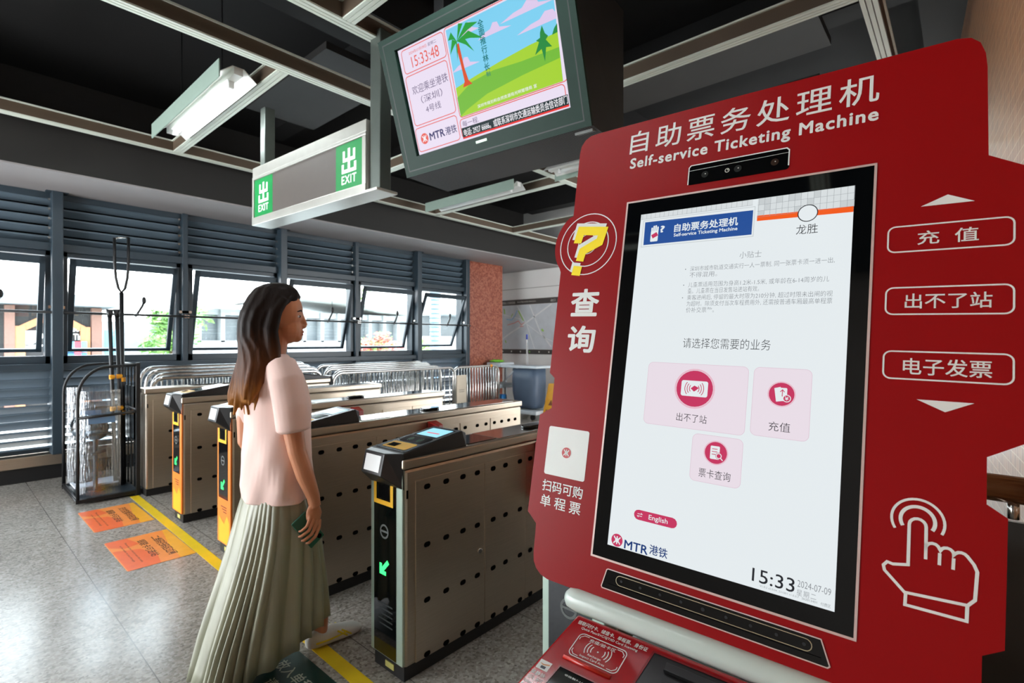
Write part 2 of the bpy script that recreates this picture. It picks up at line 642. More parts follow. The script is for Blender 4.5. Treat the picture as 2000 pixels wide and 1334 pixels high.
def window_unit(k, xa, xb, tilt=18.0):
    w = thing('window_%d' % k, None, None, ((xa + xb) / 2, WY, 1.2), kind='structure')
    cx, cz = (xa + xb) / 2, 1.2
    T = lambda x, y, z: (x - cx, y - WY, z - cz)
    a, c = xa + 0.045, xb - 0.035
    f = MB()
    for p, q in (((a, 7.1, 1.19), (c, 7.24, 1.27)), ((a, 7.1, 2.31), (c, 7.24, 2.36)), ((a, 7.1, 1.19), (a + 0.05, 7.24, 2.36)), ((c - 0.05, 7.1, 1.19), (c, 7.24, 2.36))):
        f.box(p, q, 0, T)
    f.build('frame', SLATE, w, bevel=0.004)
    # sash turning on its middle: the top leans in, the foot swings out
    ca, sa = math.cos(math.radians(tilt)), math.sin(math.radians(tilt))
    zp = 1.80
    def S(x, y, z):
        dz, dy = z - zp, y - 7.17
        return (x - cx, 7.17 + dy * ca - dz * sa - WY, zp + dz * ca + dy * sa - cz)
    s = MB()
    A, C, B0, B1 = a + 0.055, c - 0.055, 1.29, 2.31
    for p, q in (((A, 7.15, B0), (C, 7.185, B0 + 0.035)), ((A, 7.15, B1 - 0.075), (C, 7.185, B1)), ((A, 7.15, B0), (A + 0.055, 7.185, B1)), ((C - 0.045, 7.15, B0), (C, 7.185, B1))):
        s.box(p, q, 0, S)
    so = s.build('sash', SLATE, w, bevel=0.003)
    MB().box((A + 0.05, 7.165, B0 + 0.03), (C - 0.04, 7.171, B1 - 0.07), 0, S).build('pane', GLASS, so)
    op = MB()
    bx = a + 0.62 * (c - a)
    op.tube([(bx - 0.05, 7.045, 1.70), (bx + 0.02, 7.05, 1.83), (bx + 0.035, 7.06, 1.88)], 0.013, 8, 0, T)
    op.sphere((bx + 0.035, 7.06, 1.89), 0.024, 0.018, 0.045, 0, T, 8, 6)
    op.tube([(bx + 0.035, 7.06, 1.9), (bx + 0.01, 7.04, 2.2)], 0.003, 5, 0, T)
    op.build('opener', BLACK, w, smooth=True)
    h = MB()
    for x in (a - 0.03, c + 0.02):
        h.tube([(x, 7.03, 1.72), (x, 6.99, 1.72)], 0.02, 10, 0, T)
        h.box((x - 0.05, 7.04, 1.76), (x + 0.05, 7.09, 1.79), 0, T)
    h.build('pivot_bracket', STEEL_V, w, smooth=False)
    u = MB()
    u.box((xa + 0.03, 7.235, 2.44), (xb - 0.03, 7.245, 2.97), 2, T)  # dark sheet added to paint the shade between the blades
    for i in range(5):
        z = 2.455 + i * 0.1
        vs = MB()
        blade(vs, xa + 0.035, xb - 0.035, z, 0.062, 0.062)
        u.add(vs.v, vs.f, 0, T)
        u.box((xb - 0.06, 7.10, z + 0.03), (xb - 0.035, 7.125, z + 0.055), 1, T)
    u.build('louvre', [SLATE_L, STEEL_V, HOLE], w)
    l = MB()
    for i in range(10):
        vs = MB()
        blade(vs, xa + 0.035, xb - 0.035, 0.275 + i * 0.085, 0.085, 0.064 if i in (0, 1, 2, 5) else 0.082)
        l.add(vs.v, vs.f, 0, T)
    l.build('louvre', [SLATE_L, STEEL_V], w)
    return w


for k in range(7):
    window_unit(k + 1, MX[k], MX[k + 1], 24.0 if k == 6 else 17.0)

tag(MB().tube([(-1.6, 7.0, 1.72), (6.75, 7.0, 1.72)], 0.014, 8).build('window_rod', BLACK, smooth=True),
    'thin black rod running level across the open windows', 'rod')

# ------------------------------------------------------------------ ceiling grid of painted rails
GZ = 3.33
n_tr = 20


def rail(p, q, w=0.085, h=0.11):
    """grooved channel rail from p to q (x, y) at the grid height"""
    global n_tr
    P, Q = Vector((p[0], p[1], 0)), Vector((q[0], q[1], 0))
    d = (Q - P).normalized()
    s = Vector((-d.y, d.x, 0))
    ln = (Q - P).length
    T = lambda a, b_, c: P + d * a + s * b_ + Vector((0, 0, GZ + c))
    b = MB()
    b.box((0, -w / 2, 0.01), (ln, w / 2, h), 1, T)
    for k in (-1, 0, 1):
        b.box((0, k * w / 3 - w / 7.5, 0.0), (ln, k * w / 3 + w / 7.5, 0.012), 0, T)
    b.box((0, -w / 2 - 0.012, h - 0.012), (ln, w / 2 + 0.012, h), 0, T)
    structure('trim_%d' % n_tr, b, [RAILP, RAILS])
    n_tr += 1


YA, YB, YC, YE, YF = 6.0, 3.58, 2.80, 0.40, -0.38
for y in (YA, YB, YC, YE, YF):
    rail((-3.0, y), (EX, y))
for x in (-1.75, -0.05, 1.65, 3.40, 5.05, 6.82, 8.50):
    for ya, yb in ((YB, YA), (YE, YC)):
        rail((x, ya + 0.043), (x, yb - 0.043))
for x in (3.40, 6.82):
    rail((x, YC + 0.043), (x, YB - 0.043))
    rail((x, YF + 0.043), (x, YE - 0.043))
# beams and ducts of the dark void above the grid
b = MB()
for y in (3.19, 0.0):
    b.box((-3.0, y - 0.22, 3.62), (EX, y + 0.22, 4.2))
for x in (-0.6, 2.6, 4.4, 7.4):
    b.box((x, -0.3, 3.85), (x + 0.22, 6.2, 4.2))
structure('trim_%d' % n_tr, b, mat('void_beam', (7, 7, 8), rough=0.7, var=0.15, scale=2)); n_tr += 1
b = MB()
b.box((2.05, 3.75, 3.72), (2.75, 5.3, 3.78))
b.box((4.0, 0.75, 3.66), (4.5, 2.5, 3.72))
b.box((4.9, 0.9, 3.6), (5.0, 2.6, 3.66))
b.box((5.7, 0.5, 3.6), (5.95, 2.6, 3.66))
b.box((6.5, 0.5, 3.6), (6.6, 2.6, 3.66))
structure('trim_%d' % n_tr, b, mat('void_tray', (46, 44, 43), rough=0.6, var=0.12, scale=3)); n_tr += 1

# ------------------------------------------------------------------ strip lights
TUBE = mat('lit_tube', (255, 255, 255), rough=0.3, var=0, emit=(244, 250, 255), es=34)
TUBE_OFF = mat('unlit_tube', (214, 216, 214), rough=0.3, var=0)


def strip_light(label, x0, y0, y1, lit=True, wing=-1, group=None):
    t = thing('strip_light', label, 'light', ((x0) + 0.14, (y0 + y1) / 2, GZ - 0.03), group=group)
    ln = (y1 - y0) / 2
    b = MB()
    pr = [(-0.125, 0.0), (-0.125, 0.004), (-0.04, 0.075), (0.04, 0.075), (0.125, 0.004), (0.125, 0.0), (0.036, 0.07), (-0.036, 0.07)]
    T = lambda y, x, z: (x, y, z)
    vs = [(x, -ln, z) for x, z in pr] + [(x, ln, z) for x, z in pr]
    n = len(pr)
    b.add(vs, [tuple(range(n)), tuple(range(n, 2 * n))[::-1]] + [(i, (i + 1) % n, n + (i + 1) % n, n + i) for i in range(n)])
    b.box((-0.03, -ln, 0.02), (0.03, ln, 0.071))
    b.build('housing', mat('lamp_white', (236, 236, 232), rough=0.35, var=0.02), t)
    MB().box((wing * 0.135 - 0.004, -ln - 0.03, -0.05), (wing * 0.135 + 0.004, ln + 0.03, 0.075)).build('side_shield', mat('shield_green', (150, 170, 158), rough=0.4, var=0.04), t)
    MB().tube([(0, -ln + 0.14, -0.005), (0, ln - 0.14, -0.005)], 0.017, 12).build('tube', TUBE if lit else TUBE_OFF, t, smooth=True)
    for s in (-1, 1):
        MB().box((-0.02, s * (ln - 0.14) - 0.015, -0.028), (0.02, s * (ln - 0.14) + 0.015, 0.03)).build('tube_holder', WHITEP, t, bevel=0.003)
        MB().tube([(0, s * ln * 0.6, 0.07), (0, s * ln * 0.6, CZ - GZ + 0.035)], 0.006, 6).build('hanger', BLACK, t)
    return t


strip_light('lit fluorescent strip light with green side shield beside the cross rail', 1.31, 3.88, 5.45)
strip_light('white strip light seen edge-on beyond the hanging television', 4.62, 4.08, 5.68, lit=False)
for x0_, y0_, lab_ in ((1.31, 0.80, 'added unseen strip light above the viewer, right of the television'), (-0.39, 0.80, 'added unseen strip light over the left opening side, nearest the back wall'), (-0.39, 3.88, 'added unseen strip light nearest the left opening')):
    strip_light(lab_, x0_, y0_, y0_ + 1.57)  # unseen fixtures added overhead to fill the room with light
strip_light('small strip light between rails, just left of the red machine top', 4.45, 2.92, 3.48, lit=False, wing=1)

# ------------------------------------------------------------------ ticket gates
GW = 0.235


def holes(mb, xs, zs, mi=1):
    T = lambda x, z, h: (x, -0.0045 - h, z)
    for z in zs:
        for x in xs:
            mb.flat(obround(x, z, 0.036, 0.023), 0.0003, mi, T)  # flat dark disc for each hole, its inner shade put into the colour


def gate_proto(style, label, y, zs=1.0):
    """style: 'glass' black glass front, 'orange' vinyl front, 'plain' steel front with its reader at the far end"""
    g = thing('ticket_gate', label, 'ticket gate', (1.29, y, 0), group='ticket gates in a row')
    g.scale = (1, 1, zs)
    MB().box((0.012, 0.012, 0), (1.81, GW - 0.012, 0.07)).build('plinth', mat('plinth_black', (16, 15, 14), rough=0.55, var=0.2, scale=9), g)
    MB().box((0.006, 0, 0.06), (1.815, GW, 0.887)).build('body', STEEL, g, bevel=0.014)
    MB().box((-0.004, -0.004, 0.887), (1.825, GW + 0.004, 0.931)).build('lid', STEEL, g, bevel=0.009, bseg=3)
    b = MB()
    b.box((0.60, 0.02, 0.9305), (1.74, GW - 0.02, 0.9335), 0)
    b.build('top_plate', MIRROR, g, bevel=0.001)
    MB().box((0.40, 0.03, 0.9305), (0.595, GW - 0.03, 0.934)).build('top_glass', BLKGLASS, g, bevel=0.002)
    b = MB().prism(obround(0.98, GW / 2, 0.15, 0.07), 0.9335, 0.947)
    b.build('sensor_hump', BLKGLASS, g, bevel=0.004)
    rows = (0.797, 0.548, 0.31, 0.077)
    for k, (x0, x1, xs) in enumerate(((0.06, 0.468, (0.121, 0.229, 0.331, 0.424)), (0.476, 0.775, (0.533, 0.623, 0.735)), (0.783, 1.148, ()), (1.156, 1.452, (1.2, 1.32, 1.41)), (1.46, 1.775, (1.5, 1.58, 1.66, 1.735)))):
        p = MB()
        if k == 2:
            p.box((x0, -0.002, 0.065), (x1, 0.004, 0.835), 0)
            holes(p, (0.82, 1.115), rows)
        else:
            p.box((x0, -0.0045, 0.065), (x1, 0.004, 0.832), 0)
            if style == 'plain' and k == 0:
                holes(p, (0.2,), rows)
            else:
                holes(p, xs, rows)
        p.build('side_panel', [STEEL, HOLE], g, bevel=0.0015)
    lk = MB()
    lk.tube([(0.44, -0.002, 0.422), (0.44, -0.009, 0.422)], 0.013, 14)
    lk.build('lock', STEEL_V, g, smooth=False, bevel=0.002)
    MB().box((0.016, -0.001, 0.765), (0.024, 0.004, 0.80)).build('key_slot', HOLE, g)
    # red barrier flap folded back into the near side
    fl = MB()
    fl.add([(0.86, 0.0, 0.88), (0.94, 0.0, 0.88), (0.94, 0.0, 0.55), (0.86, 0.0, 0.55), (0.87, -0.11, 0.86), (0.93, -0.085, 0.86), (0.93, -0.085, 0.6), (0.87, -0.11, 0.6)],
           [(0, 1, 2, 3), (4, 5, 6, 7), (0, 1, 5, 4), (1, 2, 6, 5), (2, 3, 7, 6), (3, 0, 4, 7)])
    fl.build('flap', mat('flap_red', (172, 26, 26), rough=0.3, var=0.04), g, bevel=0.008)
    E = lambda y_, z_, h: (-0.0045 - h, y_, z_)
    if style != 'plain':
        MB().box((-0.003, 0.004, 0.07), (0.01, GW - 0.004, 0.886)).build('end_trim', EDGEM if style == 'glass' else ORANGE, g, bevel=0.003)
        ep = MB()
        z0 = 0.075 if style == 'glass' else 0.36
        ep.box((-0.0045, 0.045, z0), (0.004, 0.205, 0.84), 0)
        ep.build('end_panel', BLKGLASS, g)
        if style == 'orange':
            v = MB()
            v.flat([(0.02, 0.08), (0.2, 0.08), (0.2, 0.24), (0.11, 0.2), (0.06, 0.26), (0.02, 0.22)], 0.0006, 0, lambda a, c, h: (-0.0035 - h, a, c))
            for i in range(3):
                v.box((-0.0046, 0.07, 0.305 - i * 0.016), (-0.0036, 0.165 - 0.02 * i, 0.311 - i * 0.016), 1)
            v.build('vinyl_pattern', [mat('amber_vinyl', (248, 172, 40), rough=0.4, var=0.05), mat('print_brown', (110, 52, 22), rough=0.5)], g)
        else:
            v = MB()
            for i in range(5):
                v.box((-0.0052, 0.07, 0.29 - i * 0.022), (-0.0046, 0.175 - 0.012 * (i % 3), 0.296 - i * 0.022), 0)
            v.build('notice_lines', mat('faint_print', (44, 50, 50), rough=0.5), g)
        yf = MB()
        yf.stroke([(0.075, 0.83), (0.075, 0.728), (0.195, 0.728), (0.195, 0.83)], 0.02, 0.0012, 0, E)
        yf.build('scanner_frame', YEL, g)
        MB().box((-0.0052, 0.1, 0.745), (-0.0046, 0.17, 0.80)).build('scanner_window', HOLE, g)
        rn = MB()
        rn.stroke(arc(0.128, 0.605, 0.027, 0, 2 * PI, 24)[:-1], 0.008, 0.001, 0, E, closed=True)
        rn.box((-0.0056, 0.105, 0.601), (-0.0052, 0.151, 0.609))
        rn.build('stop_roundel', mat('roundel_grey', (92, 96, 94), rough=0.5), g)
        ar = MB()
        c0, c1, q = 0.128, 0.452, 0.03
        ar.stroke([(c0 - q * 0.95, c1 + q * 0.95), (c0 + q * 0.55, c1 - q * 0.55)], 0.019, 0.001, 0, E)
        ar.stroke([(c0 + q * 0.85, c1 + q * 0.42), (c0 + q * 0.85, c1 - q * 0.85), (c0 - q * 0.42, c1 - q * 0.85)], 0.017, 0.001, 0, E)
        ar.build('arrow_light', LED_G, g)
        MB().box((0.008, 0.08, 0.02), (0.0118, 0.14, 0.045)).build('plinth_label', mat('plinth_sticker', (196, 190, 110), rough=0.5), g)
    # reader head
    F = (lambda x, y_, z: (x, y_, z)) if style != 'plain' else (lambda x, y_, z: (1.815 - x, GW - y_, z))
    h = MB()
    h.add([(-0.055, 0.055, 0.957), (-0.055, 0.195, 0.957), (-0.076, 0.195, 0.866), (-0.076, 0.055, 0.866),
           (0.0, 0.0, 0.955), (0.0, GW, 0.955), (0.006, GW, 0.80), (0.006, 0.0, 0.80)],
          [(0, 1, 2, 3), (0, 4, 5, 1), (3, 2, 6, 7), (0, 3, 7, 4), (1, 5, 6, 2), (4, 7, 6, 5)], 0, F)
    h.add([(-0.001, 0.0, 0.925), (-0.001, GW, 0.925), (0.37, GW - 0.012, 0.93), (0.37, 0.012, 0.93),
           (-0.001, 0.0, 0.9555), (-0.001, GW, 0.9555), (0.345, GW - 0.014, 1.004), (0.345, 0.014, 1.004), (0.372, GW - 0.02, 0.992), (0.372, 0.02, 0.992)],
          [(0, 1, 2, 3), (4, 7, 6, 5), (0, 3, 9, 7, 4), (1, 5, 6, 8, 2), (7, 9, 8, 6), (3, 2, 8, 9), (0, 4, 5, 1)], 0, F)
    ho = h.build('reader_head', [BLACK, mat('head_grey', (74, 76, 78), rough=0.22, var=0.05)], g, bevel=0.004)
    sl = (1.004 - 0.9555) / 0.346
    H = lambda a, c, k: F(a, c, 0.9558 + sl * a + k)
    top = MB().flat([(0.012, 0.012), (0.335, 0.022), (0.335, GW - 0.022), (0.012, GW - 0.012)], 0.0006, 0, H)
    top.build('head_top', MATS['head_grey'], ho)
    def N(a, c, k):
        return F(-0.055 - 0.021 * c / 0.091 - k, 0.055 + a, 0.957 - c)
    sc = MB().flat([(0.016, 0.012), (0.124, 0.012), (0.124, 0.078), (0.016, 0.078)], 0.0012, 0, N)
    sc.build('nose_lamp', mat('nose_lamp_white', (228, 232, 232), rough=0.25, var=0.02, emit=(255, 255, 255), es=0.12), ho)
    sc = MB().flat([(0.215, 0.045), (0.318, 0.045), (0.318, GW - 0.045), (0.215, GW - 0.045)], 0.0012, 0, H)
    sc.flat([(0.205, 0.038), (0.328, 0.038), (0.328, GW - 0.038), (0.205, GW - 0.038)], 0.0009, 1, H)
    sc.flat([(0.25, 0.075), (0.262, 0.075), (0.262, GW - 0.075), (0.25, GW - 0.075)], 0.0015, 2, H)
    sc.build('display', [glow('display_blue', (150, 214, 240), 0.9), BLKGLASS, glow('display_red', (222, 120, 130), 0.8)], ho)
    sc = MB().flat(rrect(0.03, 0.035, 0.105, GW - 0.035, 0.012), 0.0012, 0, H)
    sc.flat(rrect(0.045, 0.125, 0.085, 0.185, 0.004), 0.0016, 1, H)
    sc.build('ticket_slot', [YEL, HOLE], ho)
    sc = MB().flat(rrect(0.118, 0.035, 0.195, GW - 0.035, 0.016), 0.0012, 0, H)
    for r in (0.012, 0.022, 0.032):
        sc.stroke(arc(0.155, GW / 2 - 0.01, r, -2.4, -0.9, 8), 0.003, 0.0016, 1, H)
        sc.stroke(arc(0.155, GW / 2 + 0.01, r, 0.9, 2.4, 8), 0.003, 0.0016, 1, H)
    sc.build('card_pad', [BLKGLASS, mat('pad_green', (52, 110, 70), rough=0.4)], ho)
    return g


gA = gate_proto('glass', 'nearest full ticket gate, black glass front with a bright green arrow', 1.735)
gO = gate_proto('orange', 'orange-fronted ticket gate just behind the walking woman', 3.574, 1.035)
gP = gate_proto('plain', 'plain steel ticket gate beside the black riot rack, no orange front', 5.60, 1.06)
c = copy_tree(gA); c.location.y = 2.64; c.scale.z = 1.02
c['label'] = 'ticket gate directly behind the woman, its front hidden by her skirt'
c = copy_tree(gA); c.location.y = 0.775
c['label'] = 'ticket gate mostly hidden behind the red ticketing machine'
c = copy_tree(gO); c.location.y = 4.56; c.scale.z = 1.055
c['label'] = 'orange-fronted ticket gate between the plain gate and its orange twin'

# ------------------------------------------------------------------ marks on the floor
def decal(name, label, cat, x0, y0, x1, y1, r, m, group=None):
    t = thing(name, label, cat, ((x0 + x1) / 2, (y0 + y1) / 2, 0), group=group)
    cx, cy = (x0 + x1) / 2, (y0 + y1) / 2
    MB().prism(rrect(x0 - cx, y0 - cy, x1 - cx, y1 - cy, r), 0.0002, 0.0014).build('sheet', m, t)
    # reading frame: top edge towards +x, reading from +y to -y
    T = lambda a, c, h=0.0: (x1 - cx - c, y1 - cy - a, 0.0014 + h)
    return t, T


PRINT = mat('dark_print', (66, 44, 30), rough=0.5, var=0)
for (y0, y1, l1, l2, lab) in ((4.835, 5.49, '支付宝乘车码过闸', '银联卡可进站', 'orange floor sticker nearer to the black riot rack'),
                              (3.865, 4.52, '二维码扫码区过闸', '银联卡可进站', 'orange floor sticker nearer to the walking woman')):
    t, T = decal('floor_sticker', lab, 'floor sticker', 0.80, y0, 1.177, y1, 0.015, mat('sticker_orange', (244, 146, 64), rough=0.38, var=0.05), 'orange floor stickers')
    w = y1 - y0
    p = MB()
    p.flat([(0.0, 0.0), (w, 0.0), (w, 0.09), (w * 0.5, 0.075), (0.0, 0.03)], 0.0003, 0, T)
    p.flat([(w * 0.35, 0.36), (w * 0.45, 0.23), (w * 0.7, 0.175), (w, 0.2), (w, 0.372), (w * 0.36, 0.372)], 0.0003, 1, T)
    p.flat([(0.0, 0.25), (w * 0.28, 0.21), (w * 0.33, 0.3), (w * 0.2, 0.372), (0.0, 0.372)], 0.0003, 1, T)
    p.build('print_shapes', [mat('sticker_amber', (248, 178, 44), rough=0.38), mat('sticker_deep', (238, 106, 44), rough=0.38)], t)
    for ln, xa, ya, xb, yb, bo in ((l1, 0.1, 0.075, w - 0.1, 0.13, 0.012), (l2, 0.11, 0.165, w - 0.15, 0.215, 0.012),
                                   ('Please tap your card or scan the code', 0.1, 0.27, w - 0.1, 0.285, 0), ('at the reader to pass through', 0.14, 0.305, w - 0.14, 0.32, 0)):
        p = MB()
        text(p, ln, xa, ya, xb, yb, 0.0006, 0, T, bo)
        p.build('lettering', PRINT, t)

t, T = decal('floor_sticker', 'dark green floor sticker with pale lettering at the woman\'s feet', 'floor sticker', 0.66, 1.69, 1.115, 2.335, 0.03, mat('sticker_green', (16, 52, 46), rough=0.3, var=0.04))
for ln, xa, ya, xb, yb, bo in (('放入单程车票或', 0.065, 0.065, 0.54, 0.125, 0.01), ('请沿箭头方向', 0.15, 0.155, 0.5, 0.205, 0.01),
                               ('Please insert ticket', 0.075, 0.24, 0.5, 0.275, 0.006), ('when leaving the gate', 0.065, 0.295, 0.52, 0.33, 0.006)):
    p = MB()
    text(p, ln, xa, ya, xb, yb, 0.0005, 0, T, bo)
    p.build('lettering', mat('pale_print', (196, 200, 182), rough=0.5, var=0), t)

b = MB()
ys = [0.6, 1.2, 1.8, 2.2, 2.8, 3.4, 4.1, 4.9, 5.72]
xs = [1.125, 1.135, 1.15, 1.158, 1.168, 1.175, 1.183, 1.192, 1.2]
vs = []
for x, y in zip(xs, ys):
    vs += [(x, y, 0.0012), (x + 0.066, y, 0.0012), (x, y, 0.0001), (x + 0.066, y, 0.0001)]
fs = []
for i in range(len(ys) - 1):
    a = 4 * i
    fs += [(a, a + 1, a + 5, a + 4), (a, a + 4, a + 6, a + 2), (a + 1, a + 3, a + 7, a + 5)]
b.add(vs, fs)
tag(b.build('floor_tape', mat('yellow_tape', (246, 208, 30), rough=0.42, var=0.06, scale=9)), 'yellow floor tape running along the fronts of the gates', 'floor tape')

# ------------------------------------------------------------------ self-service ticketing machine
KO = (1.05788, 0.543725, 1.704816)
KX = (0.0556684, -0.998169, -0.0236597)
KY = (-0.18238, 0.0131321, -0.98314)
KN = (0.981651, 0.0590449, -0.181315)
KR = (1.08, 0.35, 0)
K = thing('ticketing_machine', 'red self-service ticketing machine with a tall lit touch screen', 'ticket machine', KR)
T = frame(KO, KX, KY, KN, KR)

out = [(-0.184, -0.1878), (-0.1815, -0.206), (-0.172, -0.2205), (-0.158, -0.2285), (-0.1353, -0.2305), (0.2, -0.2345), (0.5342, -0.2359), (0.5515, -0.2315), (0.563, -0.219), (0.5695, -0.198), (0.5717, -0.1729),
       (0.5742, -0.0206), (0.6136, 0.0036), (0.645, 0.023), (0.645, 0.403), (0.6143, 0.422), (0.5762, 0.4459), (0.5764, 0.5123), (0.5986, 0.5271), (0.5975, 0.6212), (0.5962, 0.7021), (0.5735, 0.7172), (0.573, 0.79), (0.568, 0.813), (0.55, 0.826),
       (0.3843, 0.8275), (-0.1353, 0.8268), (-0.154, 0.822), (-0.1676, 0.8121), (-0.176, 0.799), (-0.1792, 0.7828), (-0.1819, 0.7179), (-0.2087, 0.6963), (-0.2095, 0.5572), (-0.2082, 0.4723), (-0.1775, 0.4532), (-0.1796, 0.3818), (-0.1944, 0.3704), (-0.1988, 0.1214)]
a0 = math.atan2(0.1214 - 0.053, -0.1988 + 0.1315)
a1 = math.atan2(-0.0206 - 0.053, -0.1811 + 0.1315)
out += arc(-0.1315, 0.053, 0.0925, a0 % (2 * PI), a1 % (2 * PI), 16)[1:-1]
out.append((-0.1811, -0.0206))
MB().prism(out, -0.012, 0.0, 0, 1, T).build('sign_panel', [RED, RIM], K)


def kpart(name, m, parent=None):
    def fin(mb):
        return mb.build(name, m, parent or K)
    return fin


p = MB(); text(p, '自助票务处理机', -0.0455, -0.2095, 0.430, -0.155, 0.0006, 0, T, 0.008, 1.25); p.build('title_lettering', SILVER, K)
p = MB(); text(p, 'Self-service Ticketing Machine', -0.0405, -0.1425, 0.430, -0.1105, 0.0006, 0, T, 0.026, 1.12); p.build('subtitle_lettering', SILVER, K)

# camera module
p = MB()
p.flat(rrect(0.098, -0.0968, 0.2935, -0.0525, 0.006), 0.0008, 0, T)
p.stroke([(0.1, -0.0535), (0.1, -0.092), (0.104, -0.0965), (0.288, -0.0965), (0.2925, -0.092), (0.2925, -0.06)], 0.0022, 0.0012, 1, T)
p.stroke([(0.1, -0.0845), (0.2925, -0.0868)], 0.0007, 0.0012, 1, T)
cm = p.build('camera_module', [BLKGLASS, SILVER], K)
for cx, r, mm in ((0.1345, 0.0072, 0), (0.1795, 0.005, 1), (0.2, 0.0075, 0), (0.268, 0.0072, 2)):
    p = MB()
    p.flat(arc(cx, -0.0715, r, 0, 2 * PI, 20)[:-1], 0.0012, 0, T)
    if mm == 1:
        p.stroke(arc(cx, -0.0715, r * 0.8, 0, 2 * PI, 20)[:-1], 0.0014, 0.0015, 1, T, True)
    p.flat(arc(cx + 0.001, -0.0725, 0.0012, 0, 2 * PI, 8)[:-1], 0.0015, 1, T)
    p.build('lens', [mat('lens_%d' % mm, [(40, 42, 42), (12, 12, 12), (50, 38, 32)][mm], rough=0.12, var=0), mat('lens_glint', (210, 214, 206), rough=0.3)], cm)

# screen bezel
bez = [(-0.0368, -0.0335), (0.4300, -0.0345), (0.4285, 0.7490), (-0.0335, 0.7470)]
p = MB().flat(bez, 0.0006, 0, T)
p.stroke(bez, 0.0040, 0.0012, 1, T, True)
p.build('screen_bezel', [mat('bezel_glass', (5, 7, 9), rough=0.04, var=0, spec=0.5), RIM], K)

SW = 0.93 * 2 ** -EXPO
W_ = glow('screen_white', (236, 243, 246), SW)
INK = glow('screen_ink', (38, 40, 46), SW)
GREY = glow('screen_grey', (122, 126, 132), SW)
LGREY = glow('screen_line', (150, 156, 160), SW)
BLUE = glow('screen_blue', (42, 84, 158), SW)
NAVY = glow('screen_navy', (30, 62, 124), SW)
ORNG = glow('screen_orange', (250, 96, 32), SW)
ROSE = glow('screen_rose', (204, 58, 100), SW)
PINK = glow('screen_pink', (240, 228, 238), SW)
PINKL = glow('screen_pinkline', (226, 196, 212), SW)
TILE = glow('screen_tile', (222, 228, 230), SW)
TILED = glow('screen_tiledark', (206, 212, 214), SW)
S = MB().flat([(0, 0), (0.4003, 0), (0.4003, 0.7171), (0.0003, 0.7171)], 0.0012, 0, T).build('screen', W_, K)
h1, h2, h3 = 0.0016, 0.0020, 0.0024


def spart(name, mb, m):
    return mb.build(name, m, S)


p = MB()
p.flat([(0, 0), (0.234, 0), (0.234, 0.0125), (0, 0.0125)], h1, 0, T)
p.flat([(0.243, 0), (0.4003, 0), (0.4003, 0.0395), (0.243, 0.0395)], h1, 0, T)
for k in range(14):
    i, j = random.randint(0, 14), random.randint(0, 2)
    p.flat([(0.245 + i * 0.0104, 0.001 + j * 0.0125), (0.2554 + i * 0.0104, 0.001 + j * 0.0125), (0.2554 + i * 0.0104, 0.0135 + j * 0.0125), (0.245 + i * 0.0104, 0.0135 + j * 0.0125)], 0.0018, 1, T)
for i in range(24):
    x = 0.004 + i * 0.0100
    if x < 0.234:
        p.stroke([(x, 0), (x, 0.012)], 0.0005, h2, 2, T)
for i in range(16):
    p.stroke([(0.245 + i * 0.0104, 0), (0.245 + i * 0.0104, 0.0385)], 0.0005, h2, 2, T)
for j in range(3):
    p.stroke([(0.243, 0.0135 + j * 0.0125), (0.4003, 0.0135 + j * 0.0125)], 0.0005, h2, 2, T)
p.stroke([(0, 0.0120), (0.234, 0.0120)], 0.0005, h2, 2, T)
spart('tile_pattern', p, [TILE, TILED, LGREY])

p = MB()
p.stroke([(0.0075, 0.0155), (0.2385, 0.0155), (0.2385, 0.0765), (0.0075, 0.0765)], 0.0014, h1, 2, T, True)
p.flat([(0.0115, 0.0195), (0.2355, 0.0225), (0.2355, 0.0725), (0.0125, 0.0725)], h1, 0, T)
text(p, '自助票务处理机', 0.0800, 0.0325, 0.2085, 0.0500, h2, 1, T, 0.02)
text(p, 'Self-service Ticketing Machine', 0.0800, 0.0530, 0.2085, 0.0625, h2, 1, T, 0.018)
p.flat(rrect(0.0275, 0.0420, 0.0445, 0.0665, 0.002), h2, 1, T)
for i, (x, y) in enumerate(((0.0278, 0.034), (0.0322, 0.030), (0.0366, 0.0295), (0.041, 0.033))):
    p.flat(rrect(x, y, x + 0.0036, 0.046, 0.0016), h2, 1, T)
p.flat([(0.029, 0.0515), (0.0405, 0.0455), (0.0450, 0.0535), (0.0330, 0.0595)], h3, 3, T)
text(p, '?', 0.0495, 0.0330, 0.0575, 0.0470, h2, 1, T, 0.04)
spart('header_banner', p, [BLUE, W_, TILED, ROSE])

p = MB()
p.flat([(0.2435, 0.0352), (0.4003, 0.0385), (0.4003, 0.0492), (0.2435, 0.0462)], h2, 0, T)
p.flat(arc(0.3300, 0.0420, 0.0158, 0, 2 * PI, 28)[:-1], h3, 1, T)
p.stroke(arc(0.3300, 0.0420, 0.0158, 0, 2 * PI, 28)[:-1], 0.0016, 0.0027, 2, T, True)
text(p, '龙胜', 0.3125, 0.0630, 0.3475, 0.0815, h1, 2, T, -0.004)
spart('station_line', p, [ORNG, W_, INK])

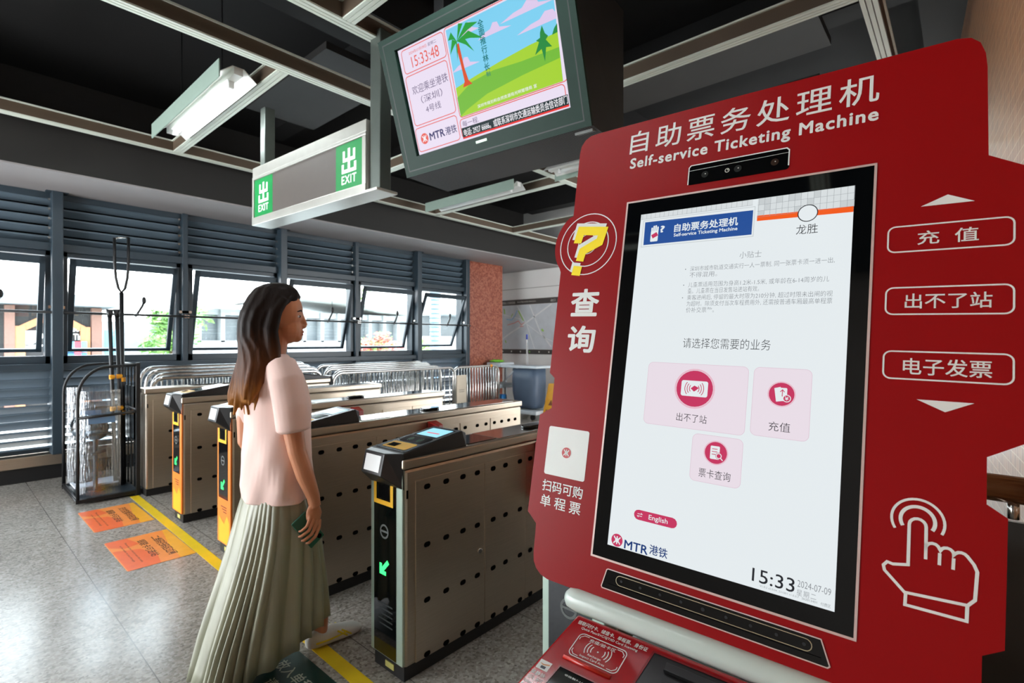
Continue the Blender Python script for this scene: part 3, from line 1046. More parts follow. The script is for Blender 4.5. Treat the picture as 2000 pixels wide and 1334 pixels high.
p = MB()
text(p, '小贴士', 0.2165, 0.1060, 0.2560, 0.1195, h1, 0, T, -0.012)
rows = [(0.1215, 0.1350, 0.3760, '深圳市城市轨道交通实行一人一票制, 同一张票卡须一进一出,', 1), (0.1215, 0.1480, 0.1765, '不得混用。', 0),
        (0.1205, 0.1690, 0.3690, '儿童票适用范围为身高1.2米-1.5米, 或年龄在6-14周岁的儿', 1), (0.1205, 0.1820, 0.2560, '童。儿童票在当日发售站进站有效。', 0),
        (0.1205, 0.1960, 0.3755, '乘客进闸后, 停留的最大时限为210分钟, 超过时限未出闸的视', 1), (0.1205, 0.2090, 0.3755, '为超时。除须支付当次车程费用外, 还需按普通车厢最高单程票', 0), (0.1205, 0.2220, 0.1760, '价补交票款。', 0)]
for x, y, x1, s, bl in rows:
    text(p, s, x, y - 0.0060, x1, y + 0.0050, h1, 1, T, -0.010)
    if bl:
        p.flat(arc(x - 0.0095, y - 0.0005, 0.0011, 0, 2 * PI, 8)[:-1], h1, 1, T)
spart('notice_text', p, [GREY, GREY])
p = MB(); text(p, '请选择您需要的业务', 0.1205, 0.2795, 0.2825, 0.3000, h1, 0, T, -0.010); spart('prompt_text', p, INK)


def menu(x0, y0, x1, y1, s, tx0, ty0, tx1, ty1, cx, cy, r, icon):
    p = MB()
    p.flat(rrect(x0, y0, x1, y1, 0.010), h1, 0, T)
    p.stroke(rrect(x0, y0, x1, y1, 0.010), 0.0007, h2, 1, T, True)
    text(p, s, tx0, ty0, tx1, ty1, h2, 2, T, -0.006)
    o = spart('menu_button', p, [PINK, PINKL, INK])
    q = MB()
    q.flat(arc(cx, cy, r, 0, 2 * PI, 30)[:-1], h2, 0, T)
    q.stroke(arc(cx, cy, r * 1.06, 0, 2 * PI, 30)[:-1], r * 0.08, h2, 2, T, True)
    k = r / 0.036
    if icon == 0:
        q.flat(rrect(cx - 0.026, cy - 0.0155, cx + 0.026, cy + 0.0155, 0.004), h3, 1, T)
        q.flat([(cx - 0.007, cy), (cx, cy - 0.006), (cx + 0.009, cy - 0.002), (cx + 0.004, cy + 0.003), (cx, cy + 0.006)], 0.0028, 0, T)
        for i in range(3):
            rr = 0.0095 + 0.0045 * i
            q.stroke(arc(cx, cy, rr, -0.7, 0.7, 6), 0.0014, 0.0028, 0, T)
            q.stroke(arc(cx, cy, rr, PI - 0.7, PI + 0.7, 6), 0.0014, 0.0028, 0, T)
    elif icon == 1:
        q.flat([(cx - 0.012, cy - 0.010), (cx - 0.002, cy - 0.013), (cx + 0.002, cy + 0.012), (cx - 0.008, cy + 0.014)], h3, 1, T)
        q.flat(rrect(cx - 0.006, cy - 0.0115, cx + 0.009, cy + 0.012, 0.002), 0.0026, 1, T)
        q.stroke([(cx + 0.0015, cy + 0.004), (cx + 0.0015, cy - 0.007)], 0.0013, 0.0029, 0, T)
        q.stroke([(cx - 0.002, cy - 0.004), (cx + 0.0015, cy - 0.008), (cx + 0.005, cy - 0.004)], 0.0013, 0.0029, 0, T)
        q.flat(arc(cx + 0.009, cy + 0.007, 0.0068, 0, 2 * PI, 16)[:-1], 0.0030, 1, T)
        q.flat(arc(cx + 0.009, cy + 0.007, 0.0054, 0, 2 * PI, 16)[:-1], 0.0032, 0, T)
        text(q, '¥', cx + 0.0062, cy + 0.0038, cx + 0.0118, cy + 0.0102, 0.0034, 1, T, 0.02)
    else:
        q.flat(rrect(cx - 0.010, cy - 0.0125, cx + 0.007, cy + 0.012, 0.002), h3, 1, T)
        for i in range(3):
            q.stroke([(cx - 0.007, cy - 0.007 + i * 0.005), (cx + 0.003 - 0.003 * (i == 2), cy - 0.007 + i * 0.005)], 0.0013, 0.0028, 0, T)
        q.flat(arc(cx + 0.006, cy + 0.005, 0.0062, 0, 2 * PI, 16)[:-1], 0.0028, 0, T)
        q.stroke(arc(cx + 0.006, cy + 0.005, 0.0046, 0, 2 * PI, 16)[:-1], 0.0015, 0.0030, 1, T, True)
        q.stroke([(cx + 0.0095, cy + 0.0085), (cx + 0.0135, cy + 0.0125)], 0.0018, 0.0030, 1, T)
    spart('button_icon', q, [ROSE, W_, glow('screen_rosepale', (238, 190, 206), SW)])


menu(0.0525, 0.3325, 0.2485, 0.4600, '出不了站', 0.1205, 0.4310, 0.1795, 0.4470, 0.1510, 0.3810, 0.0358, 0)
menu(0.2580, 0.3320, 0.3515, 0.4565, '充值', 0.2880, 0.4285, 0.3225, 0.4450, 0.3055, 0.3785, 0.0207, 1)
menu(0.1560, 0.4675, 0.2478, 0.5560, '票卡查询', 0.1725, 0.5305, 0.2300, 0.5470, 0.2010, 0.4985, 0.0203, 2)

p = MB()
p.flat(obround(0.0957, 0.6435, 0.0885, 0.0195), h1, 0, T)
text(p, 'English', 0.0830, 0.6385, 0.1215, 0.6505, h2, 1, T, 0.012)
p.stroke([(0.0590, 0.6415), (0.0690, 0.6415), (0.0665, 0.6390)], 0.0011, h2, 1, T)
p.stroke([(0.0690, 0.6455), (0.0590, 0.6455), (0.0615, 0.6480)], 0.0011, h2, 1, T)
spart('language_button', p, [ROSE, W_])
p = MB()
roundel(p, 0.0205, 0.7035, 0.0125, h1, T, 0, 1)
text(p, 'MTR', 0.0375, 0.6985, 0.0870, 0.7145, h1, 2, T, 0.02)
text(p, '港铁', 0.0905, 0.6935, 0.1265, 0.7115, h1, 2, T, 0.012)
spart('operator_logo', p, [ROSE, W_, NAVY])
p = MB()
text(p, '15:33', 0.2775, 0.6840, 0.3430, 0.7060, h1, 0, T, 0.004)
text(p, '2024-07-09', 0.3470, 0.6840, 0.3945, 0.6945, h1, 1, T, -0.01)
text(p, '星期二', 0.3465, 0.6985, 0.3745, 0.7080, h1, 1, T, -0.01, 1.2)
text(p, 'V1.0.2 v2.0.04_231001 v1.0.3.7', 0.2905, 0.7090, 0.3500, 0.7125, h1, 2, T)
text(p, '262013401', 0.3540, 0.7090, 0.3760, 0.7125, h1, 2, T)
text(p, '付费区', 0.3810, 0.7080, 0.3950, 0.7135, h1, 2, T)
spart('clock_text', p, [INK, GREY, LGREY])

# lower light bar
p = MB()
lb = [(0.0075, 0.7640), (0.3840, 0.7640), (0.3975, 0.8000), (0.3945, 0.8030), (-0.0020, 0.8030), (-0.0040, 0.8000), (0.0045, 0.7660)]
p.flat(lb, 0.0008, 0, T)
p.stroke(lb, 0.0020, 0.0014, 1, T, True)
p.box((0.01, 0.7915, 0.0008), (0.385, 0.7955, 0.003), 0, T)
lo = p.build('scanner_bar', [BLKGLASS, RIM], K)
p = MB()
ob = obround(0.1995, 0.7795, 0.345, 0.0185, 8)
p.stroke(ob, 0.0012, 0.0016, 0, T, True)
for i in range(9):
    p.flat(arc(0.0385 + i * 0.0403, 0.7795, 0.0028 if i != 4 else 0.0036, 0, 2 * PI, 12)[:-1], 0.0016, 1, T)
p.build('lens_strip', [mat('champagne_trim', (196, 182, 150), rough=0.3, metal=0.6), mat('lens_dim', (44, 46, 48), rough=0.2, var=0)], lo)

# query emblem on the round lobe
Q = MB()
for r, w in ((0.0755, 0.0024), (0.0550, 0.0024), (0.0245, 0.0020)):
    Q.stroke(arc(-0.1315, 0.0555, r, 0, 2 * PI, 48)[:-1], w, 0.0006, 0, T, True)
qm = [(-0.1612, 0.0085), (-0.0795, 0.0185), (-0.0905, 0.0615), (-0.1330, 0.0800), (-0.1372, 0.0990), (-0.1580, 0.0955), (-0.1515, 0.0655), (-0.1075, 0.0445), (-0.1055, 0.0370), (-0.1440, 0.0320), (-0.1490, 0.0525), (-0.1700, 0.0500)]
qd = [(-0.1622, 0.1075), (-0.1385, 0.1110), (-0.1425, 0.1340), (-0.1665, 0.1305)]
for poly in (qm, qd):
    Q.flat([(x - 0.0055, y - 0.0090) for x, y in poly], 0.0009, 0, T)
    Q.flat(poly, 0.0013, 1, T)
Q.build('query_emblem', [SILVER, mat('emblem_yellow', (250, 226, 20), rough=0.4, var=0.02)], K)
p = MB()
text(p, '查', -0.1560, 0.1685, -0.0850, 0.2310, 0.0006, 0, T, 0.03)
text(p, '询', -0.1540, 0.2570, -0.0845, 0.3165, 0.0006, 0, T, 0.03)
p.build('query_lettering', SILVER, K)
p = MB()
p.flat(rrect(-0.1765, 0.4945, -0.0700, 0.6040, 0.005), 0.0008, 0, T)
cs = p.build('code_plate', SILVER, K)
p = MB(); roundel(p, -0.123, 0.549, 0.0118, 0.0012, T, 0, 1); p.build('roundel', [mat('roundel_red', (178, 40, 44), rough=0.4), SILVER], cs)
p = MB()
text(p, '扫码可购', -0.1765, 0.6165, -0.0710, 0.6415, 0.0006, 0, T, 0.012)
text(p, '单程票', -0.1770, 0.6500, -0.0720, 0.6760, 0.0006, 0, T, 0.012, 1.5)
p.build('code_lettering', SILVER, K)
p = MB()
p.flat([(0.4925, 0.0527), (0.5263, 0.0368), (0.5589, 0.0527)], 0.0006, 0, T); p.build('arrow_mark', SILVER, K)
p = MB()
p.flat([(0.4945, 0.3697), (0.5618, 0.3695), (0.5290, 0.3862)], 0.0006, 0, T); p.build('arrow_mark', SILVER, K)
for y0, y1, s, tx0, tx1, ty0, ty1 in ((0.0840, 0.1280, '充  值', 0.4900, 0.5640, 0.0950, 0.1178), (0.1890, 0.2335, '出不了站', 0.4762, 0.5800, 0.1995, 0.2240), (0.2945, 0.3387, '电子发票', 0.4765, 0.5805, 0.3050, 0.3310)):
    p = MB()
    p.stroke(rrect(0.4510, y0, 0.6035, y1, 0.010), 0.0024, 0.0006, 0, T, True)
    text(p, s, tx0, ty0, tx1, ty1, 0.0006, 0, T, 0.010)
    p.build('option_box', SILVER, K)
# pointing hand
p = MB()
hx = [(0.4903, 0.6195), (0.4903, 0.5635)] + arc(0.5003, 0.5600, 0.0100, PI, 2 * PI, 8) + [(0.5105, 0.5830)]
hx += arc(0.5185, 0.5890, 0.0078, PI, 1.93 * PI, 6) + arc(0.5345, 0.5915, 0.0078, 1.1 * PI, 1.93 * PI, 6) + arc(0.5500, 0.5945, 0.0085, 1.1 * PI, 1.8 * PI, 5)
hx += [(0.5640, 0.5990), (0.5675, 0.6080), (0.5655, 0.6465), (0.5580, 0.6560), (0.4870, 0.6600), (0.4620, 0.6350), (0.4605, 0.6280), (0.4650, 0.6220), (0.4720, 0.6235)]
p.stroke(hx, 0.0042, 0.0006, 0, T, True)
p.stroke([(0.5105, 0.5830), (0.5105, 0.6060)], 0.0040, 0.0006, 0, T)
p.stroke([(0.5265, 0.5930), (0.5262, 0.6100)], 0.0040, 0.0006, 0, T)
p.stroke([(0.5420, 0.5960), (0.5415, 0.6120)], 0.0040, 0.0006, 0, T)
p.stroke([(0.4885, 0.6600), (0.4880, 0.6775), (0.5570, 0.6775), (0.5575, 0.6560)], 0.0042, 0.0006, 0, T)
for r, w in ((0.0315, 0.0036), (0.0205, 0.0048)):
    p.stroke(arc(0.5000, 0.5530, r, 0.55 - (0.1 if r > 0.03 else 0), -PI - 0.55, 26), w, 0.0006, 0, T)
p.build('pointing_hand_mark', SILVER, K)

# body behind the panel, chin bar, console and pedestal
MB().box((-0.05, -0.17, -0.012), (0.46, 0.80, -0.16), 0, T).build('housing', mat('machine_grey', (150, 160, 156), rough=0.4, var=0.03), K, bevel=0.01)
MINT = mat('pale_mint', (196, 210, 202), rough=0.28, var=0.02, coat=0.3)
p = MB()
path = [(-0.0845 + 0.0, 0.8455, -0.004), (-0.0835, 0.8455, -0.004), (-0.075, 0.8455, -0.004), (-0.055, 0.8455, -0.004), (0.455, 0.8455, -0.004), (0.475, 0.8455, -0.004), (0.4845, 0.8455, -0.004)]
rad = [0.002, 0.011, 0.020, 0.0235, 0.0235, 0.020, 0.010]
p.tube(path, rad, 20, 0, lambda a, b_, c: T(a, b_, c))
p.build('chin_bar', MINT, K, smooth=True)
CO = (0.87872, 0.593798, 0.86143)
CD = (-0.964183, -0.057994, -0.258819)
cx_ = Vector(KX) - Vector(CD) * Vector(KX).dot(Vector(CD))
cx_.normalize()
cn_ = cx_.cross(Vector(CD)).normalized()
C = frame(CO, cx_, CD, cn_, KR)
p = MB()
p.prism([(0.0, 0.0), (0.469, 0.0), (0.49, 0.30), (-0.025, 0.30)], -0.09, 0.0, 0, 0, C)
CN = p.build('reader_console', REDGLOSS, K, bevel=0.006, bseg=3)
p = MB()
text(p, '银联闪付卡、储值卡、单程票、身份证', 0.0125, 0.0145, 0.1580, 0.0245, 0.0006, 0, C, 0.01)
text(p, 'Quick Pass/SVC/SJT/ID Card Scanning', 0.0255, 0.0275, 0.1430, 0.0345, 0.0006, 0, C, 0.006)
p.stroke(rrect(0.0315, 0.0410, 0.1300, 0.0960, 0.010), 0.0018, 0.0006, 0, C, True)
for sx in (0, 1):
    for sy in (0, 1):
        x = 0.0355 if sx == 0 else 0.1260
        y = 0.0450 if sy == 0 else 0.0920
        dx, dy = (1 if sx == 0 else -1), (1 if sy == 0 else -1)
        p.stroke([(x + dx * 0.016, y), (x + dx * 0.006, y), (x, y + dy * 0.006), (x, y + dy * 0.012)], 0.0013, 0.0006, 0, C)
text(p, '充值/验卡区', 0.0545, 0.0455, 0.1085, 0.0535, 0.0006, 0, C, 0.004)
p.flat(arc(0.0807, 0.0675, 0.0017, 0, 2 * PI, 10)[:-1], 0.0006, 0, C)
for i in range(3):
    p.stroke(arc(0.0807, 0.0675, 0.0135 + i * 0.006, -0.55, 0.55, 7), 0.0016, 0.0006, 0, C)
    p.stroke(arc(0.0807, 0.0675, 0.0135 + i * 0.006, PI - 0.55, PI + 0.55, 7), 0.0016, 0.0006, 0, C)
text(p, 'Recharge', 0.0665, 0.0785, 0.0935, 0.0845, 0.0006, 0, C, 0.004)
text(p, 'Inspect Card Area', 0.0540, 0.0860, 0.1045, 0.0925, 0.0006, 0, C, 0.004)
p.build('console_lettering', SILVER, CN)
p = MB(); p.tube([(0.030, 0.1055, 0.001), (0.125, 0.1055, 0.001)], 0.0040, 10, 0, C); p.build('card_ledge', mat('ledge_red', (176, 34, 22), rough=0.25), CN, smooth=True)
p = MB()
fr = [(0.1700, 0.0190), (0.4400, 0.0190), (0.4500, 0.2400), (0.1550, 0.2400)]
p.flat(fr, 0.0008, 0, C)
p.stroke(fr, 0.0040, 0.0020, 1, C, True)
p.box((0.200, 0.035, 0.0009), (0.420, 0.052, 0.008), 0, C)
p.box((0.205, 0.070, 0.0009), (0.41, 0.19, 0.003), 0, C)
p.build('ticket_tray', [BLACK, mat('tray_red', (120, 12, 18), rough=0.2)], CN, bevel=0.002)
p = MB()
fr = [(0.0350, 0.1270), (0.1400, 0.1270), (0.1380, 0.2300), (0.0250, 0.2300)]
p.flat(fr, 0.0008, 0, C)
p.stroke(fr, 0.0030, 0.0016, 1, C, True)
text(p, '非接触7-14cm', 0.052, 0.1370, 0.098, 0.1410, 0.0012, 2, C)
p.build('palm_reader', [BLKGLASS, MATS['tray_red'], SILVER], CN)
p = MB()
p.flat(rrect(-0.0040, 0.1300, 0.0205, 0.1505, 0.001), 0.0006, 0, C)
p.flat([(-0.0020, 0.1370), (0.006, 0.1380), (0.018, 0.1345), (0.0185, 0.1375), (0.006, 0.1410)], 0.0009, 1, C)
p.flat([(0.004, 0.1420), (0.014, 0.1420), (0.014, 0.1475), (0.004, 0.1475)], 0.0009, 2, C)
p.build('palm_sticker', [SILVER, mat('palm_skin', (206, 150, 110), rough=0.5), mat('palm_dark', (48, 60, 72), rough=0.5)], CN)
p = MB()
text(p, '掌静脉', -0.0070, 0.1555, 0.0230, 0.1645, 0.0006, 0, C, 0.01, 1.2)
text(p, '识 别', -0.0060, 0.1670, 0.0230, 0.1755, 0.0006, 0, C, 0.01)
text(p, 'Palmar Vein', -0.0085, 0.1790, 0.0260, 0.1850, 0.0006, 0, C)
text(p, 'Recognition', -0.0085, 0.1870, 0.0260, 0.1930, 0.0006, 0, C)
p.build('palm_lettering', SILVER, CN)
p = MB()
p.box((0.80 - KR[0], 0.12 - KR[1], 0.0), (1.16 - KR[0], 0.55 - KR[1], 0.78))
p.build('pedestal', MATS['machine_grey'], K, bevel=0.02)

# ------------------------------------------------------------------ hanging television in its green steel case
VO = (1.6679, 2.2568, 2.9767)
VX = Vector((0.0988, -0.9951, 0.0108)).normalized()
VY = Vector((0.2893, 0.0183, -0.9571))
VY = (VY - VX * VY.dot(VX)).normalized()
VN = VX.cross(VY).normalized()
VR = (2.0, 1.8, 2.36)
V = thing('hanging_television', 'green-cased television hanging from the ceiling, showing a cartoon landscape', 'television', VR)
T = frame(VO, VX, VY, VN, VR)
CASE = mat('case_green', (16, 44, 35), rough=0.5, var=0.06, spec=0.2)
fwd = Vector((0.9951, 0.0988, 0.0))
def case_pt(a, t):
    """a along the screen width; t = 0..3 round the side profile of the case"""
    f0 = Vector(T(a, -0.085)); f1 = Vector(T(a, 0.632))
    if t == 0: return f0
    if t == 1: return f1
    if t == 2: return Vector((f1.x, f1.y, f1.z)) + fwd * 0.33
    return Vector((f1.x, f1.y, f0.z)) + fwd * 0.33
b = MB()
A = [case_pt(-0.15, t) for t in range(4)]
B = [case_pt(1.035, t) for t in range(4)]
b.add(A + B, [(0, 1, 2, 3), (4, 5, 6, 7), (0, 4, 7, 3), (2, 6, 7, 3)], 1)
b.add(A + B, [(0, 1, 5, 4)], 0)
b.add(A + B, [(1, 2, 6, 5)], 2)
GRILLE = mat('grille_grey', (66, 68, 70), rough=0.6, var=0)
_nt, _b = nodes_of(GRILLE)
_t = _nt.nodes.new('ShaderNodeTexCoord'); _v = _nt.nodes.new('ShaderNodeTexVoronoi'); _v.inputs['Scale'].default_value = 90; _v.inputs['Randomness'].default_value = 0.0
_r = _nt.nodes.new('ShaderNodeValToRGB'); _r.color_ramp.elements[0].position = 0.3; _r.color_ramp.elements[0].color = L((22, 22, 24)); _r.color_ramp.elements[1].position = 0.36; _r.color_ramp.elements[1].color = L((92, 94, 96))
_nt.links.new(_t.outputs['Object'], _v.inputs['Vector']); _nt.links.new(_v.outputs['Distance'], _r.inputs[0]); _nt.links.new(_r.outputs[0], _b.inputs['Base Color'])
b.build('case', [CASE, mat('case_black', (18, 19, 20), rough=0.5, var=0.1), GRILLE], V)
p = MB()
for (x0, y0, x1, y1) in ((-0.15, -0.085, 1.035, -0.012), (-0.15, 0.535, 1.035, 0.632), (-0.15, -0.012, -0.04, 0.535), (0.945, -0.012, 1.035, 0.535)):
    p.box((x0, y0, 0.0), (x1, y1, 0.016), 0, T)
p.stroke([(-0.118, -0.055), (1.002, -0.055), (1.002, 0.603), (-0.118, 0.603)], 0.006, 0.0165, 1, T, True)
p.build('front_frame', [CASE, mat('case_line', (20, 34, 30), rough=0.5)], V)
MB().box((0.39, 0.552, 0.016), (0.46, 0.564, 0.020), 0, T).build('maker_badge', mat('badge_mint', (196, 226, 206), rough=0.4, emit=(190, 230, 205), es=0.4), V)
MB().box((0.93, 0.635, -0.02), (1.02, 0.65, -0.16), 0, T).build('hinge_plate', mat('hinge_grey', (120, 124, 122), rough=0.5), V)
b = MB()
for a in (0.12, 0.75):
    q = Vector(T(a, 0.0)) + fwd * 0.2
    b.box((q.x - 0.04, q.y - 0.04, 3.0 - VR[2]), (q.x + 0.04, q.y + 0.04, CZ - VR[2] + 0.005))
b.build('hanger', BLACK, V)
VW = 0.95 * 2 ** -EXPO
LIL = glow('tv_lilac', (238, 226, 246), VW, 0.35, 0.06); TRED = glow('tv_red', (236, 96, 84), VW, 0.35, 0.06); TINK = glow('tv_ink', (106, 92, 128), VW, 0.35, 0.06)
SKYB = glow('tv_sky', (128, 212, 246), VW, 0.35, 0.06); SKYP = glow('tv_cloud', (226, 206, 240), VW, 0.35, 0.06); GRN = glow('tv_grass', (168, 214, 44), VW, 0.35, 0.06); GRN2 = glow('tv_grass_dark', (118, 190, 52), VW, 0.35, 0.06)
PALM = glow('tv_palm', (34, 160, 56), VW, 0.35, 0.06); TRK = glow('tv_trunk', (222, 78, 26), VW, 0.35, 0.06); BUSH = glow('tv_bush', (30, 140, 60), VW, 0.35, 0.06); TEAL = glow('tv_teal', (14, 120, 122), VW, 0.35, 0.06)
TDARK = glow('tv_ticker', (14, 40, 44), VW, 0.35, 0.06); TWH = glow('tv_white', (246, 244, 250), VW, 0.35, 0.06); TNAVY = glow('tv_navy', (60, 54, 110), VW, 0.35, 0.06)
S = MB().flat([(-0.03, -0.008), (0.94, -0.008), (0.94, 0.53), (-0.03, 0.53)], 0.001, 0, T).build('screen', LIL, V)
p = MB()
p.flat([(0.318, 0.006), (0.935, 0.006), (0.92, 0.414), (0.312, 0.414)], 0.0015, 0, T)
for (cx, cy, w) in ((0.60, 0.10, 0.10), (0.80, 0.075, 0.16), (0.88, 0.15, 0.16), (0.40, 0.19, 0.09), (0.46, 0.05, 0.06)):
    p.flat([(cx - w, cy + 0.012), (cx - w * 0.5, cy - 0.008), (cx - w * 0.2, cy - 0.012), (cx, cy - 0.035), (cx + w * 0.25, cy - 0.03), (cx + w * 0.35, cy - 0.005), (cx + min(w, 0.93 - cx), cy + 0.012)], 0.002, 1, T)
p.flat([(0.314, 0.275), (0.45, 0.255), (0.62, 0.235), (0.78, 0.22), (0.928, 0.215), (0.92, 0.414), (0.312, 0.414)], 0.0025, 2, T)
p.flat([(0.312, 0.32), (0.42, 0.275), (0.56, 0.262), (0.72, 0.272), (0.925, 0.275), (0.922, 0.318), (0.72, 0.33), (0.5, 0.352), (0.36, 0.39), (0.312, 0.41)], 0.003, 3, T)
p.flat([(0.365, 0.09), (0.385, 0.085), (0.392, 0.2), (0.404, 0.262), (0.424, 0.283), (0.362, 0.285), (0.378, 0.26), (0.374, 0.18)], 0.0035, 5, T)
for k, (ex, ey) in enumerate(((0.32, 0.12), (0.322, 0.055), (0.43, 0.012), (0.52, 0.035), (0.535, 0.11), (0.47, 0.15), (0.36, 0.16))):
    cx, cy = 0.376, 0.075
    mx, my = (cx + ex) / 2, (cy + ey) / 2 - 0.028
    p.flat([(cx, cy), (mx, my - 0.012), (ex, ey), (mx + 0.004, my + 0.022)], 0.004 + 0.0001 * k, 4, T)
p.flat([(0.842, 0.19), (0.856, 0.165), (0.866, 0.2), (0.88, 0.215), (0.866, 0.226), (0.892, 0.262), (0.862, 0.256), (0.846, 0.31), (0.838, 0.256), (0.80, 0.27), (0.83, 0.225), (0.816, 0.215), (0.838, 0.21)], 0.004, 6, T)
p.flat([(0.9, 0.218), (0.915, 0.195), (0.932, 0.182), (0.929, 0.216)], 0.004, 6, T)
for i, ch in enumerate('全面推行林长'):
    text(p, ch, 0.517 - 0.001 * i, 0.03 + 0.038 * i, 0.549 - 0.001 * i, 0.063 + 0.038 * i, 0.0045, 7, T, 0.02)
text(p, '制', 0.517, 0.258, 0.54, 0.28, 0.0045, 7, T, 0.01)
text(p, '深圳市规划和自然资源局光明管理局 宣', 0.43, 0.386, 0.785, 0.402, 0.0045, 8, T, 0.01)
p.build('cartoon_picture', [SKYB, SKYP, GRN, GRN2, PALM, TRK, BUSH, TEAL, TWH], S)
p = MB()
for (x0, y0, x1, y1) in ((-0.005, 0.004, 0.298, 0.118), (-0.012, 0.132, 0.29, 0.382), (-0.02, 0.396, 0.284, 0.517), (0.30, 0.426, 0.925, 0.517), (0.308, -0.002, 0.945, 0.418)):
    p.stroke(rrect(x0, y0, x1, y1, 0.018), 0.004, 0.0050, 0, T, True)
text(p, '2024年07月09日', 0.045, 0.020, 0.175, 0.036, 0.0015, 0, T)
text(p, '星期二', 0.185, 0.020, 0.245, 0.036, 0.0015, 1, T)
text(p, '15:33:48', 0.053, 0.047, 0.250, 0.100, 0.0015, 0, T)
text(p, '欢迎乘坐港铁', 0.016, 0.185, 0.274, 0.228, 0.0015, 1, T)
text(p, '（深圳）', 0.066, 0.245, 0.220, 0.284, 0.0015, 1, T)
text(p, '4号线', 0.085, 0.300, 0.195, 0.336, 0.0015, 1, T)
text(p, '每一程.', 0.312, 0.436, 0.42, 0.463, 0.0015, 1, T)
roundel(p, 0.034, 0.456, 0.028, 0.0015, T, 0, 3)
text(p, 'MTR', 0.074, 0.438, 0.182, 0.474, 0.0015, 2, T, 0.03)
text(p, '港铁', 0.190, 0.436, 0.268, 0.476, 0.0015, 2, T, 0.01)
p.build('side_captions', [TRED, TINK, TNAVY, TWH], S)
p = MB()
p.flat([(0.303, 0.468), (0.935, 0.474), (0.935, 0.519), (0.303, 0.513)], 0.0055, 0, T)
p.flat([(0.303, 0.513), (0.935, 0.517), (0.935, 0.525), (0.303, 0.521)], 0.0058, 1, T)
text(p, '电话: 2927 6666。或联系深圳市交通运输委员会信访部门', 0.315, 0.476, 0.932, 0.511, 0.006, 2, T, 0.012)
p.build('news_ticker', [TDARK, glow('tv_bright_red', (236, 44, 40), VW, 0.35, 0.06), TWH], S)

# ------------------------------------------------------------------ hanging exit sign
EO = (1.7568, 4.3605, 2.7014)
EXv = Vector((0.046, -0.9989, -0.0061)).normalized()
EYv = Vector((0.0, 0.0061, -1.0))
EYv = (EYv - EXv * EYv.dot(EXv)).normalized()
EN = EXv.cross(EYv).normalized()
ER = (1.85, 3.6, 2.37)
X = thing('exit_sign', 'hanging grey light-box sign with two green EXIT squares', 'exit sign', ER)
T = frame(EO, EXv, EYv, EN, ER)
ALU = mat('sign_aluminium', (206, 206, 198), rough=0.3, metal=0.55, var=0.04)
MB().box((-0.03, -0.14, -0.15), (1.525, 0.315, -0.002), 0, T).build('case', ALU, X, bevel=0.006)
p = MB()
p.box((-0.03, -0.14, -0.002), (1.525, -0.062, 0.006), 0, T)
p.box((-0.03, -0.062, -0.002), (1.525, -0.04, 0.010), 0, T)
p.box((-0.03, 0.268, -0.002), (1.525, 0.318, 0.012), 0, T)
p.box((1.485, -0.04, -0.002), (1.525, 0.268, 0.010), 0, T)
p.box((-0.03, -0.04, -0.002), (-0.004, 0.268, 0.010), 0, T)
p.build('face_trim', ALU, X, bevel=0.003)
MB().flat([(-0.004, -0.04), (1.485, -0.04), (1.485, 0.268), (-0.004, 0.268)], 0.001, 0, T).build('face_panel', mat('sign_grey', (88, 82, 77), rough=0.4, var=0.03, emit=(70, 64, 60), es=0.12), X)
for gx0, gx1 in ((0.0, 0.300), (1.180, 1.484)):
    p = MB().flat([(gx0, -0.036), (gx1, -0.036), (gx1, 0.264), (gx0, 0.264)], 0.0018, 0, T)
    po = p.build('exit_square', mat('exit_green', (20, 130, 66), rough=0.35, var=0, emit=(24, 140, 70), es=0.18), X)
    p = MB()
    cx = (gx0 + gx1) / 2
    h = 0.0026
    def bar(x0, y0, x1, y1):
        p.flat([(cx + x0, y0), (cx + x1, y0), (cx + x1, y1), (cx + x0, y1)], h, 0, T)
    # stylised two-tier exit character
    bar(-0.013, 0.0, 0.013, 0.150)
    bar(-0.070, 0.062, 0.070, 0.086); bar(-0.070, 0.012, -0.046, 0.086); bar(0.046, 0.012, 0.070, 0.086)
    bar(-0.082, 0.136, 0.082, 0.160); bar(-0.082, 0.098, -0.058, 0.160); bar(0.058, 0.098, 0.082, 0.160)
    text(p, 'EXIT', cx - 0.082, 0.176, cx + 0.082, 0.230, h, 0, T, 0.016, 1.1)
    p.build('lettering', mat('exit_white', (240, 250, 242), rough=0.4, var=0, emit=(240, 255, 244), es=0.3), po)
POLE = mat('pole_grey', (96, 104, 98), rough=0.35, metal=0.5, var=0.05)
for x0, x1, yb, o in ((0.035, 0.115, -0.13, -0.11), (1.535, 1.640, 0.318, -0.10)):
    MB().box((x0, -0.625 - (0.0 if x0 < 1 else 0.06), o - 0.0), (x1, yb, o + 0.085), 0, T).build('post', POLE, X, bevel=0.006)
MB().box((-0.03, 0.312, -0.15), (1.645, 0.330, 0.012), 0, T).build('bottom_rail', ALU, X, bevel=0.004)

